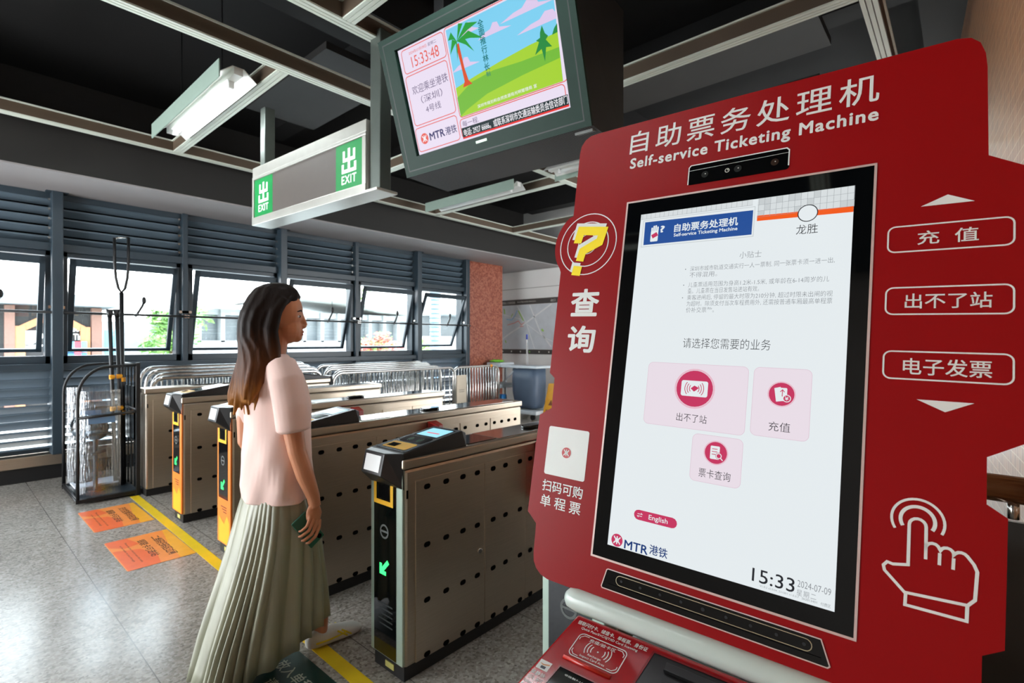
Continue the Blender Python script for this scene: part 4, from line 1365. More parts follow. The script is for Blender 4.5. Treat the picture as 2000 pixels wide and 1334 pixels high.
# ------------------------------------------------------------------ riot-equipment rack with shields, poles and fork
RX0, RX1, RY0, RY1 = 0.835, 1.265, 5.73, 6.44
R = thing('riot_rack', 'black tubular rack with arched hoops holding clear shields under the windows', 'rack', ((RX0 + RX1) / 2, (RY0 + RY1) / 2, 0))
ro = R.location.copy()
T = lambda x, y, z: (x - ro.x, y - ro.y, z)
BLKT = mat('rack_black', (10, 10, 12), rough=0.42, var=0.08)
for y in (RY0, RY1):
    hoop = [(RX0, y, 0.02), (RX0, y, 0.55), (RX0, y, 0.93)] + [(RX0 + 0.22 - 0.22 * math.cos(t), y, 0.93 + 0.265 * math.sin(t)) for t in [PI / 2 * k / 8 for k in range(1, 9)]] + [(RX1, y, 1.205)]
    MB().tube(hoop, 0.013, 10, 0, T).build('hoop', BLKT, R, smooth=True)
    MB().box((RX1 - 0.016, y - 0.016, 0.0), (RX1 + 0.016, y + 0.016, 1.225), 0, T).build('post', BLKT, R, bevel=0.003)
    MB().tube([(RX0, y, 0.755), (RX1, y, 0.775)], 0.013, 10, 0, T).build('crossbar', BLKT, R, smooth=True)
    MB().box((RX0 - 0.013, y - 0.012, 0.018), (RX1, y + 0.012, 0.05), 0, T).build('base_rail', BLKT, R)
for x, z in ((RX0, 0.034), (RX1, 0.034), (RX1, 1.205), (RX1, 0.79), (RX0, 0.06)):
    MB().tube([(x, RY0, z), (x, RY1, z)], 0.012, 8, 0, T).build('side_rail', BLKT, R, smooth=True)
MB().box((RX0, RY0 + 0.01, 0.04), (RX1, RY1 - 0.01, 0.052), 0, T).build('base_plate', mat('rack_plate', (44, 52, 58), rough=0.3, var=0.08), R)
MB().box((RX0 + 0.02, 6.0, 0.09), (RX0 + 0.34, 6.25, 0.104), 0, T).build('white_shelf', mat('rack_shelf', (226, 230, 238), rough=0.4, var=0.03), R)
p = MB()
for i in range(5):
    p.box((RX1 - 0.006, RY0 + 0.10 + i * 0.12, 0.06), (RX1 + 0.004, RY0 + 0.125 + i * 0.12, 1.19), 0, T)
p.box((RX1 - 0.006, RY0 + 0.1, 0.5), (RX1 + 0.002, RY1 - 0.1, 1.0), 0, T)
p.build('back_panel', mat('rack_back', (30, 34, 36), rough=0.25, var=0.3, scale=20), R)

CLEAR = bpy.data.materials.new('clear_plastic')
CLEAR.use_nodes = True
_nt = CLEAR.node_tree
_nt.nodes.remove(_nt.nodes['Principled BSDF'])
_tr = _nt.nodes.new('ShaderNodeBsdfTransparent'); _tr.inputs[0].default_value = (0.86, 0.91, 0.95, 1)
_gl = _nt.nodes.new('ShaderNodeBsdfGlossy'); _gl.inputs['Roughness'].default_value = 0.06
_no = _nt.nodes.new('ShaderNodeTexNoise'); _no.inputs['Scale'].default_value = 9
_bp = _nt.nodes.new('ShaderNodeBump'); _bp.inputs['Strength'].default_value = 0.5; _bp.inputs['Distance'].default_value = 0.02
_nt.links.new(_no.outputs['Fac'], _bp.inputs['Height']); _nt.links.new(_bp.outputs[0], _gl.inputs['Normal'])
_mx = _nt.nodes.new('ShaderNodeMixShader'); _mx.inputs[0].default_value = 0.16
_nt.links.new(_tr.outputs[0], _mx.inputs[1]); _nt.links.new(_gl.outputs[0], _mx.inputs[2]); _nt.links.new(_mx.outputs[0], _nt.nodes['Material Output'].inputs[0])

for k, (y, lab) in enumerate(((5.80, 'clear plastic riot shield at the front of the black rack'), (6.375, 'clear plastic riot shield at the rear of the black rack'))):
    s = thing('riot_shield', lab, 'riot shield', (1.0, y, 0.053), group='clear riot shields')
    p = MB()
    n = 9
    rings = []
    for i in range(n):
        a = -0.15 + 0.30 * i / (n - 1)
        bow = 0.05 * (1 - (a / 0.15) ** 2)
        rings.append((a, bow))
    vs = []
    for a, bo in rings:
        vs += [(a, -bo, 0.0), (a, -bo, 0.93), (a, -bo + 0.004, 0.0), (a, -bo + 0.004, 0.93)]
    fs = []
    for i in range(n - 1):
        q = 4 * i
        fs += [(q, q + 1, q + 5, q + 4), (q + 2, q + 6, q + 7, q + 3), (q + 1, q + 3, q + 7, q + 5), (q, q + 4, q + 6, q + 2)]
    p.add(vs, fs)
    p.build('pane', CLEAR, s, smooth=False)
    p = MB()
    p.tube([(-0.09, 0.02, 0.52), (-0.05, 0.06, 0.53), (0.05, 0.06, 0.53), (0.09, 0.02, 0.52)], 0.014, 8)
    p.tube([(-0.06, 0.02, 0.36), (-0.03, 0.05, 0.36), (0.05, 0.05, 0.38)], 0.014, 8)
    p.build('handle', BLKT, s, smooth=True)
    p = MB()
    p.flat(rrect(-0.09, 0.64, 0.10, 0.70, 0.01), 0.0, 0, lambda a, c, h: (a, -0.052, c))
    p.build('blue_band', mat('shield_blue', (110, 146, 182), rough=0.4), s)

hm = []
for k, (x, y, z, lab) in enumerate(((0.945, 6.205, 0.104, 'left black helmet standing on the white shelf inside the rack'),
                                   (1.0, 5.99, 0.053, 'right black helmet on a stand inside the rack, by the poles'))):
    s = thing('riot_helmet', lab, 'helmet', (x, y, z), group='black riot helmets')
    top = 0.62 - z
    p = MB().tube([(0, 0, 0), (0, 0, top - 0.08)], 0.018, 10)
    p.tube([(0, 0, 0), (0, 0, 0.012)], 0.07, 16)
    p.build('stand', BLKT, s)
    p = MB().sphere((0, 0, top), 0.098, 0.10, 0.115, u=20, w=14, fn=lambda d, q: Vector((q.x, q.y, max(q.z, -0.06))))
    p.build('shell', mat('helmet_black', (14, 15, 17), rough=0.14, var=0, coat=0.6), s, smooth=True)
    p = MB().sphere((0, -0.02, top - 0.03), 0.09, 0.085, 0.075, u=20, w=14)
    p.build('visor', mat('visor_smoke', (70, 84, 92), rough=0.06, var=0, coat=0.5), s, smooth=True)


def pole(name, label, cat, p0, p1, r, group=None):
    t = thing(name, label, cat, p0, group=group)
    d = Vector(p1) - Vector(p0)
    MB().tube([(0, 0, 0), tuple(d * 0.5), tuple(d * 0.97)], r, 12).build('shaft', BLKT, t, smooth=True)
    MB().tube([tuple(d * 0.955), tuple(d)], [r * 1.1, r * 1.75], 12).build('end_cap', BLKT, t, smooth=True)
    TP = mat('tie_amber', (232, 160, 24), rough=0.5, var=0.1)
    for f in (0.44, 0.62):
        q = MB()
        q.tube([tuple(d * (f - 0.012)), tuple(d * (f + 0.012))], r * 1.3, 10)
        q.box((d.x * f - r * 1.25, d.y * f - r * 1.9, d.z * f - 0.006), (d.x * f + r * 1.25, d.y * f - r * 1.1, d.z * f + 0.012))
        q.build('tie', TP, t)
    return t


pole('long_baton', 'left of two black long batons with flared tips, standing in the rack', 'baton', (1.155, 6.02, 0.053), (1.108, 6.02, 1.72), 0.017, 'black long batons')
pole('long_baton', 'right of two black long batons, beside the forked pole', 'baton', (1.21, 6.03, 0.053), (1.165, 6.03, 1.725), 0.017, 'black long batons')
t = thing('restraint_fork', 'tall black restraint pole ending in a U-shaped fork', 'restraint fork', (1.235, 6.10, 0.053))
MB().tube([(0, 0, 0), (-0.012, 0, 0.9), (-0.02, 0, 1.84)], 0.019, 12).build('shaft', BLKT, t, smooth=True)
u = [(-0.075, 0, 2.36), (-0.072, 0, 2.10), (-0.064, 0, 1.98), (-0.045, 0, 1.88), (-0.02, 0, 1.84), (0.008, 0, 1.88), (0.026, 0, 1.98), (0.034, 0, 2.10), (0.036, 0, 2.38)]
MB().tube(u, 0.0125, 10).build('fork', BLKT, t, smooth=True)
MB().tube([(-0.075, 0, 2.35), (-0.05, 0.0, 2.365), (0.036, 0, 2.38)], 0.008, 8).build('tip_bar', STEEL_V, t, smooth=True)
for f in (0.66, 0.98):
    MB().tube([(-0.012, 0, f), (-0.012, 0, f + 0.04)], 0.026, 10).build('tie', MATS['tie_amber'], t)

# ------------------------------------------------------------------ stainless crowd barriers
def barrier_proto(ln, h, y, x, label, nb=15, plate=None, group='stainless crowd barriers'):
    t = thing('crowd_barrier', label, 'crowd barrier', (x + ln / 2, y, 0), group=group)
    a = ln / 2
    r = 0.14
    path = [(-a, 0, 0.12), (-a, 0, h - r)] + [(-a + r - r * math.cos(q), 0, h - r + r * math.sin(q)) for q in [PI / 2 * k / 6 for k in range(1, 7)]]
    path += [(-x_, y_, z_) for x_, y_, z_ in reversed(path)]
    MB().tube(path, 0.021, 10).build('frame', STEEL_V, t, smooth=True)
    MB().tube([(-a, 0, 0.16), (a, 0, 0.16)], 0.018, 8).build('lower_rail', STEEL_V, t, smooth=True)
    bar = None
    for i in range(nb):
        x_ = -a + ln * (i + 1) / (nb + 1)
        if bar is None:
            bar = MB().tube([(0, 0, 0.16), (0, 0, h - 0.01)], 0.009, 8).build('bar', STEEL_V, t, smooth=True)
            bar.location = (x_, 0, 0)
        else:
            c = bar.copy(); COL.objects.link(c); c.parent = t; c.location = (x_, 0, 0)
    for s in (-1, 1):
        q = MB()
        q.box((s * (a - 0.12) - 0.03, -0.055, 0.0), (s * (a - 0.12) + 0.03, 0.055, 0.02))
        q.box((s * (a - 0.12) - 0.012, -0.012, 0.0), (s * (a - 0.12) + 0.012, 0.012, 0.17))
        q.build('foot', STEEL, t)
    if plate:
        x0, x1, z0, z1 = plate
        q = MB()
        q.box((x0, -0.035, z0), (x1, -0.02, z1), 0)
        for i in range(2):
            q.box((x0 + 0.05, -0.0365, z0 + 0.18 + i * 0.03), (x1 - 0.05, -0.0345, z0 + 0.19 + i * 0.03), 1)
        q.build('plate', [STEEL, mat('plate_print', (128, 122, 112), rough=0.6)], t)
    return t


def recopy(o, x, y, label, zs=1.0):
    c = copy_tree(o); c.location.x = x; c.location.y = y; c.scale.z = zs
    c['label'] = label
    return c


bar0 = barrier_proto(2.15, 1.0, 6.20, 3.48, 'front barrier of slim upright bars behind the far gates', 18)
bar1 = barrier_proto(1.1, 0.99, 6.30, 5.68, 'short end barrier beside the granite pier, orange tag on its top rail', 16, (-0.5, -0.28, 0.40, 0.86))
tg = MB().tube([(0.32, 0, 0.99), (0.37, 0, 0.99)], 0.026, 10).build('orange_tag', mat('tag_orange', (236, 150, 40), rough=0.5), bar1)
for k, (x, y, lab) in enumerate(((4.50, 6.335, 'second barrier in the middle stack below the windows'), (4.44, 6.465, 'third barrier in the middle stack below the windows'),
                                 (4.52, 6.595, 'fourth barrier in the middle stack below the windows'), (4.46, 6.725, 'fifth barrier in the middle stack, its rounded top standing highest'))):
    recopy(bar0, x, y, lab, 1.02 + 0.02 * k).scale.x = 0.88
for k, (x, y, lab) in enumerate(((2.42, 6.24, 'front barrier in the left stack behind the plain steel gate'), (2.46, 6.375, 'second barrier in the left stack behind the plain steel gate'),
                                 (2.44, 6.51, 'third barrier in the left stack, behind the riot rack end'), (2.42, 6.645, 'rear barrier in the left stack, its rounded end nearest the windows'))):
    recopy(bar0, x, y, lab, 1.04 + 0.03 * k).scale.x = 0.87

# ------------------------------------------------------------------ map board, cleaning trolley, wet-floor sign
t = thing('map_board', 'pale street map board with dark header and footer on the end wall', 'map', (EX - 0.035, 7.05, 1.7))
T = lambda a, c, h=0.0: (-h, 0.88 - a, c - 1.7)
W2 = 1.76
MB().box((0, 1.15, -0.02), (W2, 2.34, 0.0), 0, T).build('backing', WHITEP, t)
p = MB().flat([(0.0, 2.22), (W2, 2.22), (W2, 2.338), (0.0, 2.338)], 0.002, 0, T)
p.flat([(0.03, 1.15), (W2 - 0.2, 1.15), (W2 - 0.2, 1.25), (0.03, 1.25)], 0.002, 0, T)
Tm = lambda a, c, h=0.0: T(a, 4 - c, h)
text(p, '街道图及公交接驳信息', 0.06, 4 - 2.305, 0.52, 4 - 2.25, 0.004, 1, Tm)
text(p, 'Street Map and Bus Information', 0.58, 4 - 2.30, 1.1, 4 - 2.26, 0.004, 1, Tm)
text(p, '出口', 1.5, 4 - 2.305, 1.62, 4 - 2.25, 0.004, 1, Tm)
for i in range(6):
    p.flat(arc(0.15 + i * 0.26, 1.2, 0.018, 0, 2 * PI, 12)[:-1], 0.004, 2 if i == 3 else 1, T)
p.build('title_strips', [mat('strip_dark', (66, 64, 62), rough=0.5), mat('strip_text', (206, 206, 200), rough=0.5), mat('strip_green', (120, 190, 90), rough=0.5)], t)
p = MB().flat([(0.0, 1.255), (W2, 1.255), (W2, 2.215), (0.0, 2.215)], 0.002, 0, T)
def mp(x, y):
    return (x / 480 * 1.55, 2.2 - y / 395 * 0.93)
for pts, w, mi in (([(0, 340), (120, 250), (230, 180), (470, 0)], 0.035, 1), ([(290, 0), (380, 250), (470, 380)], 0.03, 1), ([(180, 0), (260, 160), (330, 395)], 0.02, 1), ([(0, 60), (200, 120), (420, 300), (480, 330)], 0.015, 1),
                   ([(80, 120), (130, 130), (160, 90), (180, 40)], 0.028, 2), ([(190, 45), (235, 140)], 0.026, 3), ([(90, 175), (150, 160), (190, 140), (215, 175), (245, 155), (205, 195), (235, 190)], 0.016, 4), ([(60, 20), (66, 70)], 0.03, 3), ([(125, 100), (140, 70)], 0.022, 3), ([(70, 320), (78, 345)], 0.03, 3), ([(390, 220), (405, 240)], 0.04, 3)):
    p.stroke([mp(*q) for q in pts], w, 0.004 + 0.0005 * mi, mi, T)
p.build('map_sheet', [mat('map_grey', (196, 204, 210), rough=0.35, var=0.08, scale=5), mat('map_road', (222, 226, 228), rough=0.4), mat('map_water', (150, 190, 214), rough=0.4), mat('map_park', (150, 196, 90), rough=0.4), mat('map_red', (220, 130, 124), rough=0.4)], t)

t = thing('cleaning_trolley', 'grey cleaning trolley with a blue-grey waste bag below the map', 'trolley', (7.35, 6.32, 0))
GP = mat('trolley_grey', (196, 204, 208), rough=0.45, var=0.04)
BAG = mat('waste_bag', (70, 84, 102), rough=0.5, var=0.12, scale=6)
for z in (0.93, 0.53):
    MB().box((-0.2, 0.28, z - 0.0), (0.2, 0.64, z + 0.085)).build('tray', GP, t, bevel=0.012)
for x in (-0.17, 0.17):
    MB().box((x - 0.02, 0.46, 0.1), (x + 0.02, 0.50, 0.95)).build('upright', GP, t, bevel=0.005)
    MB().tube([(x, 0.32, 0.58), (x, -0.15, 0.96)], 0.018, 8).build('brace', GP, t, smooth=True)
MB().box((-0.24, -0.62, 0.93), (0.24, 0.24, 0.975)).build('lid', GP, t, bevel=0.015)
b = MB()
rings = []
for z, sx, sy, cy in ((0.92, 0.2, 0.30, -0.26), (0.7, 0.205, 0.31, -0.26), (0.45, 0.21, 0.29, -0.27), (0.28, 0.19, 0.27, -0.28), (0.2, 0.16, 0.24, -0.28)):
    rings.append([(sx * (abs(math.cos(q)) ** 0.5) * (1 if math.cos(q) >= 0 else -1) * (1 + 0.03 * math.sin(7 * q + z * 9)), cy + sy * (abs(math.sin(q)) ** 0.5) * (1 if math.sin(q) >= 0 else -1), z) for q in [2 * PI * k / 28 for k in range(28)]])
b.rings(rings)
b.build('bag', BAG, t, smooth=True)
MB().box((-0.24, -0.62, 0.10), (0.24, 0.62, 0.17)).build('base', GP, t, bevel=0.015)
for x in (-0.18, 0.18):
    for y in (-0.5, 0.5):
        MB().tube([(x - 0.015, y, 0.05), (x + 0.015, y, 0.05)], 0.05, 14).build('wheel', BLACK, t)
MB().box((-0.23, 0.2, 0.22), (-0.1, 0.3, 0.42)).build('spray_bottle', mat('spray_blue', (40, 130, 200), rough=0.4), t, bevel=0.02)
for x, y, z, cl, lab in ((7.33, 6.86, 1.015, (130, 210, 60), 'bright green cleaning cloth lying in the trolley tray'),):
    p = MB().sphere((0, 0, 0.025), 0.14, 0.15, 0.026, u=20, w=8, fn=lambda d, q: Vector((q.x * (1 + 0.12 * math.sin(9 * d.y)), q.y, max(-0.024, q.z * (1 + 0.5 * math.sin(11 * d.x) * math.cos(8 * d.y))))))
    o = p.build('cloth', mat('cloth_green', cl, rough=0.8), None, (x, y, z), smooth=True)
    tag(o, lab, 'cloth')
t = thing('mop', 'white-handled mop leaning upright behind the trolley, blue grip at its top', 'mop', (7.70, 6.42, 0.0))
MB().tube([(0, -0.02, 0.06), (0, -0.02, 1.47)], 0.013, 8).build('handle', WHITEP, t, smooth=True)
MB().tube([(0, -0.02, 1.46), (0, -0.02, 1.56)], 0.018, 8).build('grip', mat('grip_blue', (52, 70, 160), rough=0.5), t, smooth=True)
MB().tube([(0.0, -0.08, 0.2), (0.0, -0.02, 1.44)], 0.011, 8).build('second_handle', mat('handle_grey', (170, 172, 172), rough=0.4), t, smooth=True)
MB().sphere((0, -0.04, 0.1), 0.09, 0.12, 0.1, u=14, w=8).build('mop_head', mat('mop_cotton', (190, 186, 176), rough=0.9, var=0.2, bump=0.6), t, smooth=True)
t = thing('wet_floor_sign', 'yellow folding wet-floor sign standing right of the cleaning trolley', 'caution sign', (7.42, 5.52, 0))
YS = mat('sign_yellow', (226, 160, 20), rough=0.45, var=0.06)
for s, nm in ((-1, 'front_leaf'), (1, 'back_leaf')):
    def F(a, c, h, s=s):
        return (s * (0.02 + (0.66 - c) * 0.24) - s * 0 + (-h if s < 0 else h), -a, c)
    p = MB().prism([(-0.15, 0.0), (0.15, 0.0), (0.11, 0.66), (-0.11, 0.66)], 0.0, 0.012, 0, 0, F)
    if s < 0:
        p.flat([(-0.05, 0.28), (0.05, 0.28), (0.0, 0.38)], 0.014, 1, F)
        p.flat([(-0.09, 0.16), (0.09, 0.16), (0.09, 0.20), (-0.09, 0.20)], 0.014, 1, F)
    p.build(nm, [YS, mat('sign_brown', (120, 60, 20), rough=0.5)], t)

# ------------------------------------------------------------------ railing behind the machine
t = thing('handrail', 'bronze tube handrail on steel brackets over a dark glass panel', 'railing', (2.10, 0.08, 0))
BRZ = mat('bronze_tube', (112, 84, 62), rough=0.26, metal=0.8, var=0.06)
MB().tube([(0, 0.62, 0.985), (0, -0.22, 0.985)], 0.040, 20).build('tube', BRZ, t, smooth=True)
for y in (-0.19, 0.45):
    MB().tube([(0, y, 0.90), (0, y, 0.95)], 0.014, 12).build('bracket', STEEL_V, t, smooth=True)
MB().box((-0.008, -0.24, 0.05), (0.008, 0.62, 0.892)).build('glass_panel', mat('bronze_glass', (30, 24, 18), rough=0.1, var=0), t)
MB().box((-0.02, -0.24, 0.0), (0.02, 0.62, 0.055)).build('shoe', STEEL, t)

# ------------------------------------------------------------------ walking woman
def remesh(mb, name, m, parent, voxel=0.005, it=4, loc=(0, 0, 0)):
    o = mb.build(name + '_tmp', m)
    md = o.modifiers.new('r', 'REMESH'); md.mode = 'VOXEL'; md.voxel_size = voxel; md.use_smooth_shade = True
    sm = o.modifiers.new('s', 'SMOOTH'); sm.factor = 0.5; sm.iterations = it
    dg = bpy.context.evaluated_depsgraph_get()
    me = bpy.data.meshes.new_from_object(o.evaluated_get(dg))
    me.materials.clear()
    for q in (m if isinstance(m, (list, tuple)) else [m]):
        me.materials.append(q)
    for p in me.polygons:
        p.use_smooth = True
        p.material_index = 0
    old = o.data
    bpy.data.objects.remove(o)
    bpy.data.meshes.remove(old)
    me.name = name
    n = bpy.data.objects.new(name, me)
    COL.objects.link(n)
    n.parent = parent
    n.location = loc
    return n


def loft(mb, rows, seg=28, fn=None, mi=0, T=None):
    rings = []
    for z, cx, cy, rx, ry in rows:
        r = []
        for k in range(seg):
            t = 2 * PI * k / seg
            x, y = rx * math.cos(t), ry * math.sin(t)
            if fn:
                x, y = fn(t, z, x, y)
            r.append((cx + x, cy + y, z))
        rings.append(r)
    mb.rings(rings, mi, T)


PX, PY = 1.0, 2.29
P = thing('person', 'woman with long hair walking past the gates, pink-white T-shirt and grey-green pleated skirt', 'person', (PX, PY, 0))
HEAD_TURN = math.radians(-24)


def T(x, y, z):
    k = min(1.0, max(0.0, (z - 1.34) / 0.12))
    q = HEAD_TURN * k * k * (3 - 2 * k)
    dx, dy = x - 1.0, y - PY
    return (1.0 + dx * math.cos(q) - dy * math.sin(q) - PX, dx * math.sin(q) + dy * math.cos(q), z)


SKIN = mat('skin', (196, 132, 96), rough=0.5, var=0.05, scale=8)
SKIN_B = nodes_of(SKIN)[1]
SKIN_B.inputs['Subsurface Weight'].default_value = 0.08
SKIN_B.inputs['Subsurface Radius'].default_value = (0.02, 0.008, 0.004)
b = MB()
# head, jaw, nose, lips, ears, neck
b.sphere((1.025, PY, 1.555), 0.098, 0.076, 0.105, 0, T, 24, 16)
b.sphere((1.058, PY, 1.478), 0.062, 0.056, 0.068, 0, T, 20, 12)
b.sphere((1.094, PY, 1.438), 0.026, 0.030, 0.022, 0, T, 14, 10)
b.tube([(1.108, PY, 1.560), (1.117, PY, 1.535), (1.125, PY, 1.512), (1.132, PY, 1.492)], [0.010, 0.010, 0.011, 0.011], 10, 0, T)
b.sphere((1.108, PY, 1.515), 0.020, 0.017, 0.040, 0, T, 14, 10)
b.sphere((1.124, PY, 1.488), 0.014, 0.017, 0.010, 0, T, 12, 8)
b.sphere((1.095, PY, 1.475), 0.026, 0.034, 0.034, 0, T, 14, 10)
b.sphere((1.114, PY, 1.464), 0.013, 0.022, 0.008, 0, T, 12, 8)
b.sphere((1.111, PY, 1.450), 0.013, 0.020, 0.008, 0, T, 12, 8)
for s in (-1, 1):
    b.sphere((1.010, PY + s * 0.074, 1.52), 0.020, 0.010, 0.030, 0, T, 12, 8)
b.tube([(1.022, PY, 1.47), (1.010, PY, 1.40), (0.992, PY, 1.32)], [0.050, 0.047, 0.058], 18, 0, T)
# trunk
loft(b, [(0.80, 1.0, PY, 0.10, 0.15), (0.92, 1.005, PY, 0.105, 0.155), (1.04, 1.01, PY, 0.085, 0.125), (1.16, 1.01, PY, 0.10, 0.14), (1.26, 1.0, PY, 0.095, 0.16), (1.33, 0.99, PY, 0.06, 0.13), (1.36, 0.99, PY, 0.03, 0.05)], 28, None, 0, T)
# right arm (towards the camera) with hand on the phone; left arm swinging back
def limb(pts, rad):
    b.tube(pts, rad, 16, 0, T)
limb([(0.985, PY - 0.135, 1.315), (0.982, PY - 0.175, 1.22), (0.992, PY - 0.195, 1.08), (1.004, PY - 0.214, 0.965), (1.036, PY - 0.220, 0.86), (1.070, PY - 0.224, 0.765), (1.078, PY - 0.224, 0.72)], [0.05, 0.048, 0.042, 0.036, 0.036, 0.027, 0.024])
limb([(0.985, PY + 0.135, 1.315), (0.975, PY + 0.185, 1.2), (0.965, PY + 0.20, 1.06), (0.965, PY + 0.205, 0.96), (1.02, PY + 0.2, 0.86), (1.06, PY + 0.19, 0.76), (1.07, PY + 0.188, 0.72)], [0.05, 0.046, 0.041, 0.036, 0.034, 0.027, 0.024])
# right palm and fingers curling round the phone
hy = PY - 0.226
b.sphere((1.072, hy + 0.002, 0.688), 0.034, 0.016, 0.050, 0, T, 16, 10)
for (x0, z0, x1, z1, x2, z2, r) in ((1.048, 0.674, 1.032, 0.650, 1.014, 0.634, 0.0066), (1.063, 0.660, 1.041, 0.630, 1.014, 0.612, 0.0074), (1.077, 0.645, 1.054, 0.612, 1.026, 0.592, 0.0076), (1.090, 0.630, 1.070, 0.598, 1.046, 0.576, 0.0074)):
    b.tube([(x0 + 0.008, hy - 0.001, z0 + 0.03), (x0, hy - 0.010, z0), (x1, hy - 0.016, z1), (x2, hy - 0.006, z2), (x2 - 0.007, hy + 0.004, z2 - 0.002)], [r * 1.05, r * 1.1, r, r * 0.92, r * 0.72], 10, 0, T)
b.tube([(1.092, hy + 0.010, 0.712), (1.110, hy + 0.026, 0.68), (1.106, hy + 0.036, 0.645), (1.096, hy + 0.038, 0.618)], [0.012, 0.0115, 0.010, 0.008], 10, 0, T)
# left hand
ly = PY + 0.188
b.sphere((1.078, ly, 0.68), 0.034, 0.016, 0.048, 0, T, 14, 8)
for i in range(4):
    x = 1.052 + 0.017 * i
    b.tube([(x, ly, 0.665), (x + 0.004, ly - 0.004, 0.625), (x + 0.006, ly - 0.014, 0.595), (x + 0.002, ly - 0.024, 0.572 + (0.008 if i in (0, 3) else 0))], [0.009, 0.0085, 0.008, 0.006], 10, 0, T)
b.tube([(1.105, ly - 0.008, 0.69), (1.118, ly - 0.022, 0.66), (1.114, ly - 0.032, 0.63)], [0.012, 0.011, 0.008], 10, 0, T)
# legs
limb([(1.0, PY + 0.075, 0.86), (1.07, PY + 0.06, 0.66), (1.16, PY + 0.03, 0.47), (1.185, PY + 0.005, 0.30), (1.212, PY - 0.025, 0.13), (1.205, PY - 0.03, 0.06)], [0.088, 0.074, 0.054, 0.050, 0.034, 0.032])
limb([(1.0, PY - 0.07, 0.86), (0.985, PY - 0.06, 0.66), (0.955, PY - 0.05, 0.47), (0.875, PY - 0.045, 0.31), (0.80, PY - 0.04, 0.165), (0.785, PY - 0.04, 0.10)], [0.088, 0.074, 0.054, 0.050, 0.034, 0.033])
b.tube([(1.195, PY - 0.03, 0.05), (1.26, PY - 0.035, 0.034), (1.35, PY - 0.04, 0.024)], [0.03, 0.022, 0.014], 12, 0, T)
b.tube([(0.785, PY - 0.04, 0.09), (0.85, PY - 0.04, 0.05), (0.885, PY - 0.04, 0.03)], [0.03, 0.03, 0.02], 12, 0, T)
body = remesh(b, 'body', SKIN, P, 0.0034, 2)

# face details
LIPS = mat('lips', (168, 82, 74), rough=0.4, var=0)
p = MB()
p.sphere((1.1215, PY, 1.4635), 0.006, 0.019, 0.005, 0, T, 12, 6)
p.sphere((1.1185, PY, 1.4515), 0.006, 0.017, 0.005, 0, T, 12, 6)
p.build('lips', LIPS, body, smooth=True)
for s in (-1, 1):
    p = MB()
    p.sphere((1.1005, PY + s * 0.034, 1.531), 0.010, 0.013, 0.0062, 0, T, 12, 8)
    p.sphere((1.1065, PY + s * 0.036, 1.531), 0.0055, 0.0085, 0.0062, 1, T, 10, 6)
    p.build('eye', [mat('eye_white', (226, 222, 216), rough=0.2, var=0), mat('iris', (34, 22, 16), rough=0.15, var=0)], body, smooth=True)
    p = MB().tube([(1.117, PY + s * 0.016, 1.553), (1.113, PY + s * 0.034, 1.558), (1.098, PY + s * 0.052, 1.552)], [0.0035, 0.004, 0.002], 8, 0, T)
    p.build('eyebrow', mat('brow', (44, 30, 22), rough=0.7, var=0), body, smooth=True)

# hair: crown cap, side locks, long fall down the back
b = MB()
def hairfn(t, z, x, y):
    k = 1 + 0.035 * math.sin(13 * t + z * 5) + 0.02 * math.sin(29 * t)
    return x * k, y * k
loft(b, [(1.680, 1.02, PY, 0.022, 0.02), (1.672, 1.018, PY, 0.055, 0.048), (1.652, 1.012, PY, 0.085, 0.072), (1.62, 1.008, PY, 0.104, 0.088), (1.585, 0.990, PY, 0.104, 0.096),
         (1.55, 0.962, PY, 0.090, 0.098), (1.50, 0.944, PY, 0.084, 0.098), (1.44, 0.938, PY, 0.080, 0.098), (1.38, 0.940, PY, 0.078, 0.10), (1.32, 0.924, PY, 0.066, 0.108),
         (1.26, 0.902, PY, 0.048, 0.100), (1.20, 0.888, PY, 0.034, 0.084), (1.16, 0.880, PY, 0.018, 0.05)], 64, hairfn, 0, T)
hr = random.Random(5)
for i in range(26):
    y = PY + hr.uniform(-0.098, 0.098)
    x = 0.905 + hr.uniform(-0.03, 0.03)
    zt = hr.uniform(1.10, 1.19)
    b.tube([(x + 0.02, y * 0.9 + PY * 0.1, 1.33), (x, y, 1.26), (x - 0.02, y + hr.uniform(-0.01, 0.01), (zt + 1.24) / 2), (x - 0.028, y + hr.uniform(-0.015, 0.015), zt)], [0.022, 0.02, 0.014, 0.005], 8, 0, T)
for s in (-1, 1):
    b.tube([(1.045, PY + s * 0.076, 1.605), (1.01, PY + s * 0.090, 1.55), (0.992, PY + s * 0.094, 1.47), (0.98, PY + s * 0.094, 1.40), (0.96, PY + s * 0.098, 1.32), (0.935, PY + s * 0.108, 1.22)], [0.020, 0.028, 0.030, 0.030, 0.028, 0.012], 12, 0, T)
hair = remesh(b, 'hair', hair_material(), body, 0.006, 3)

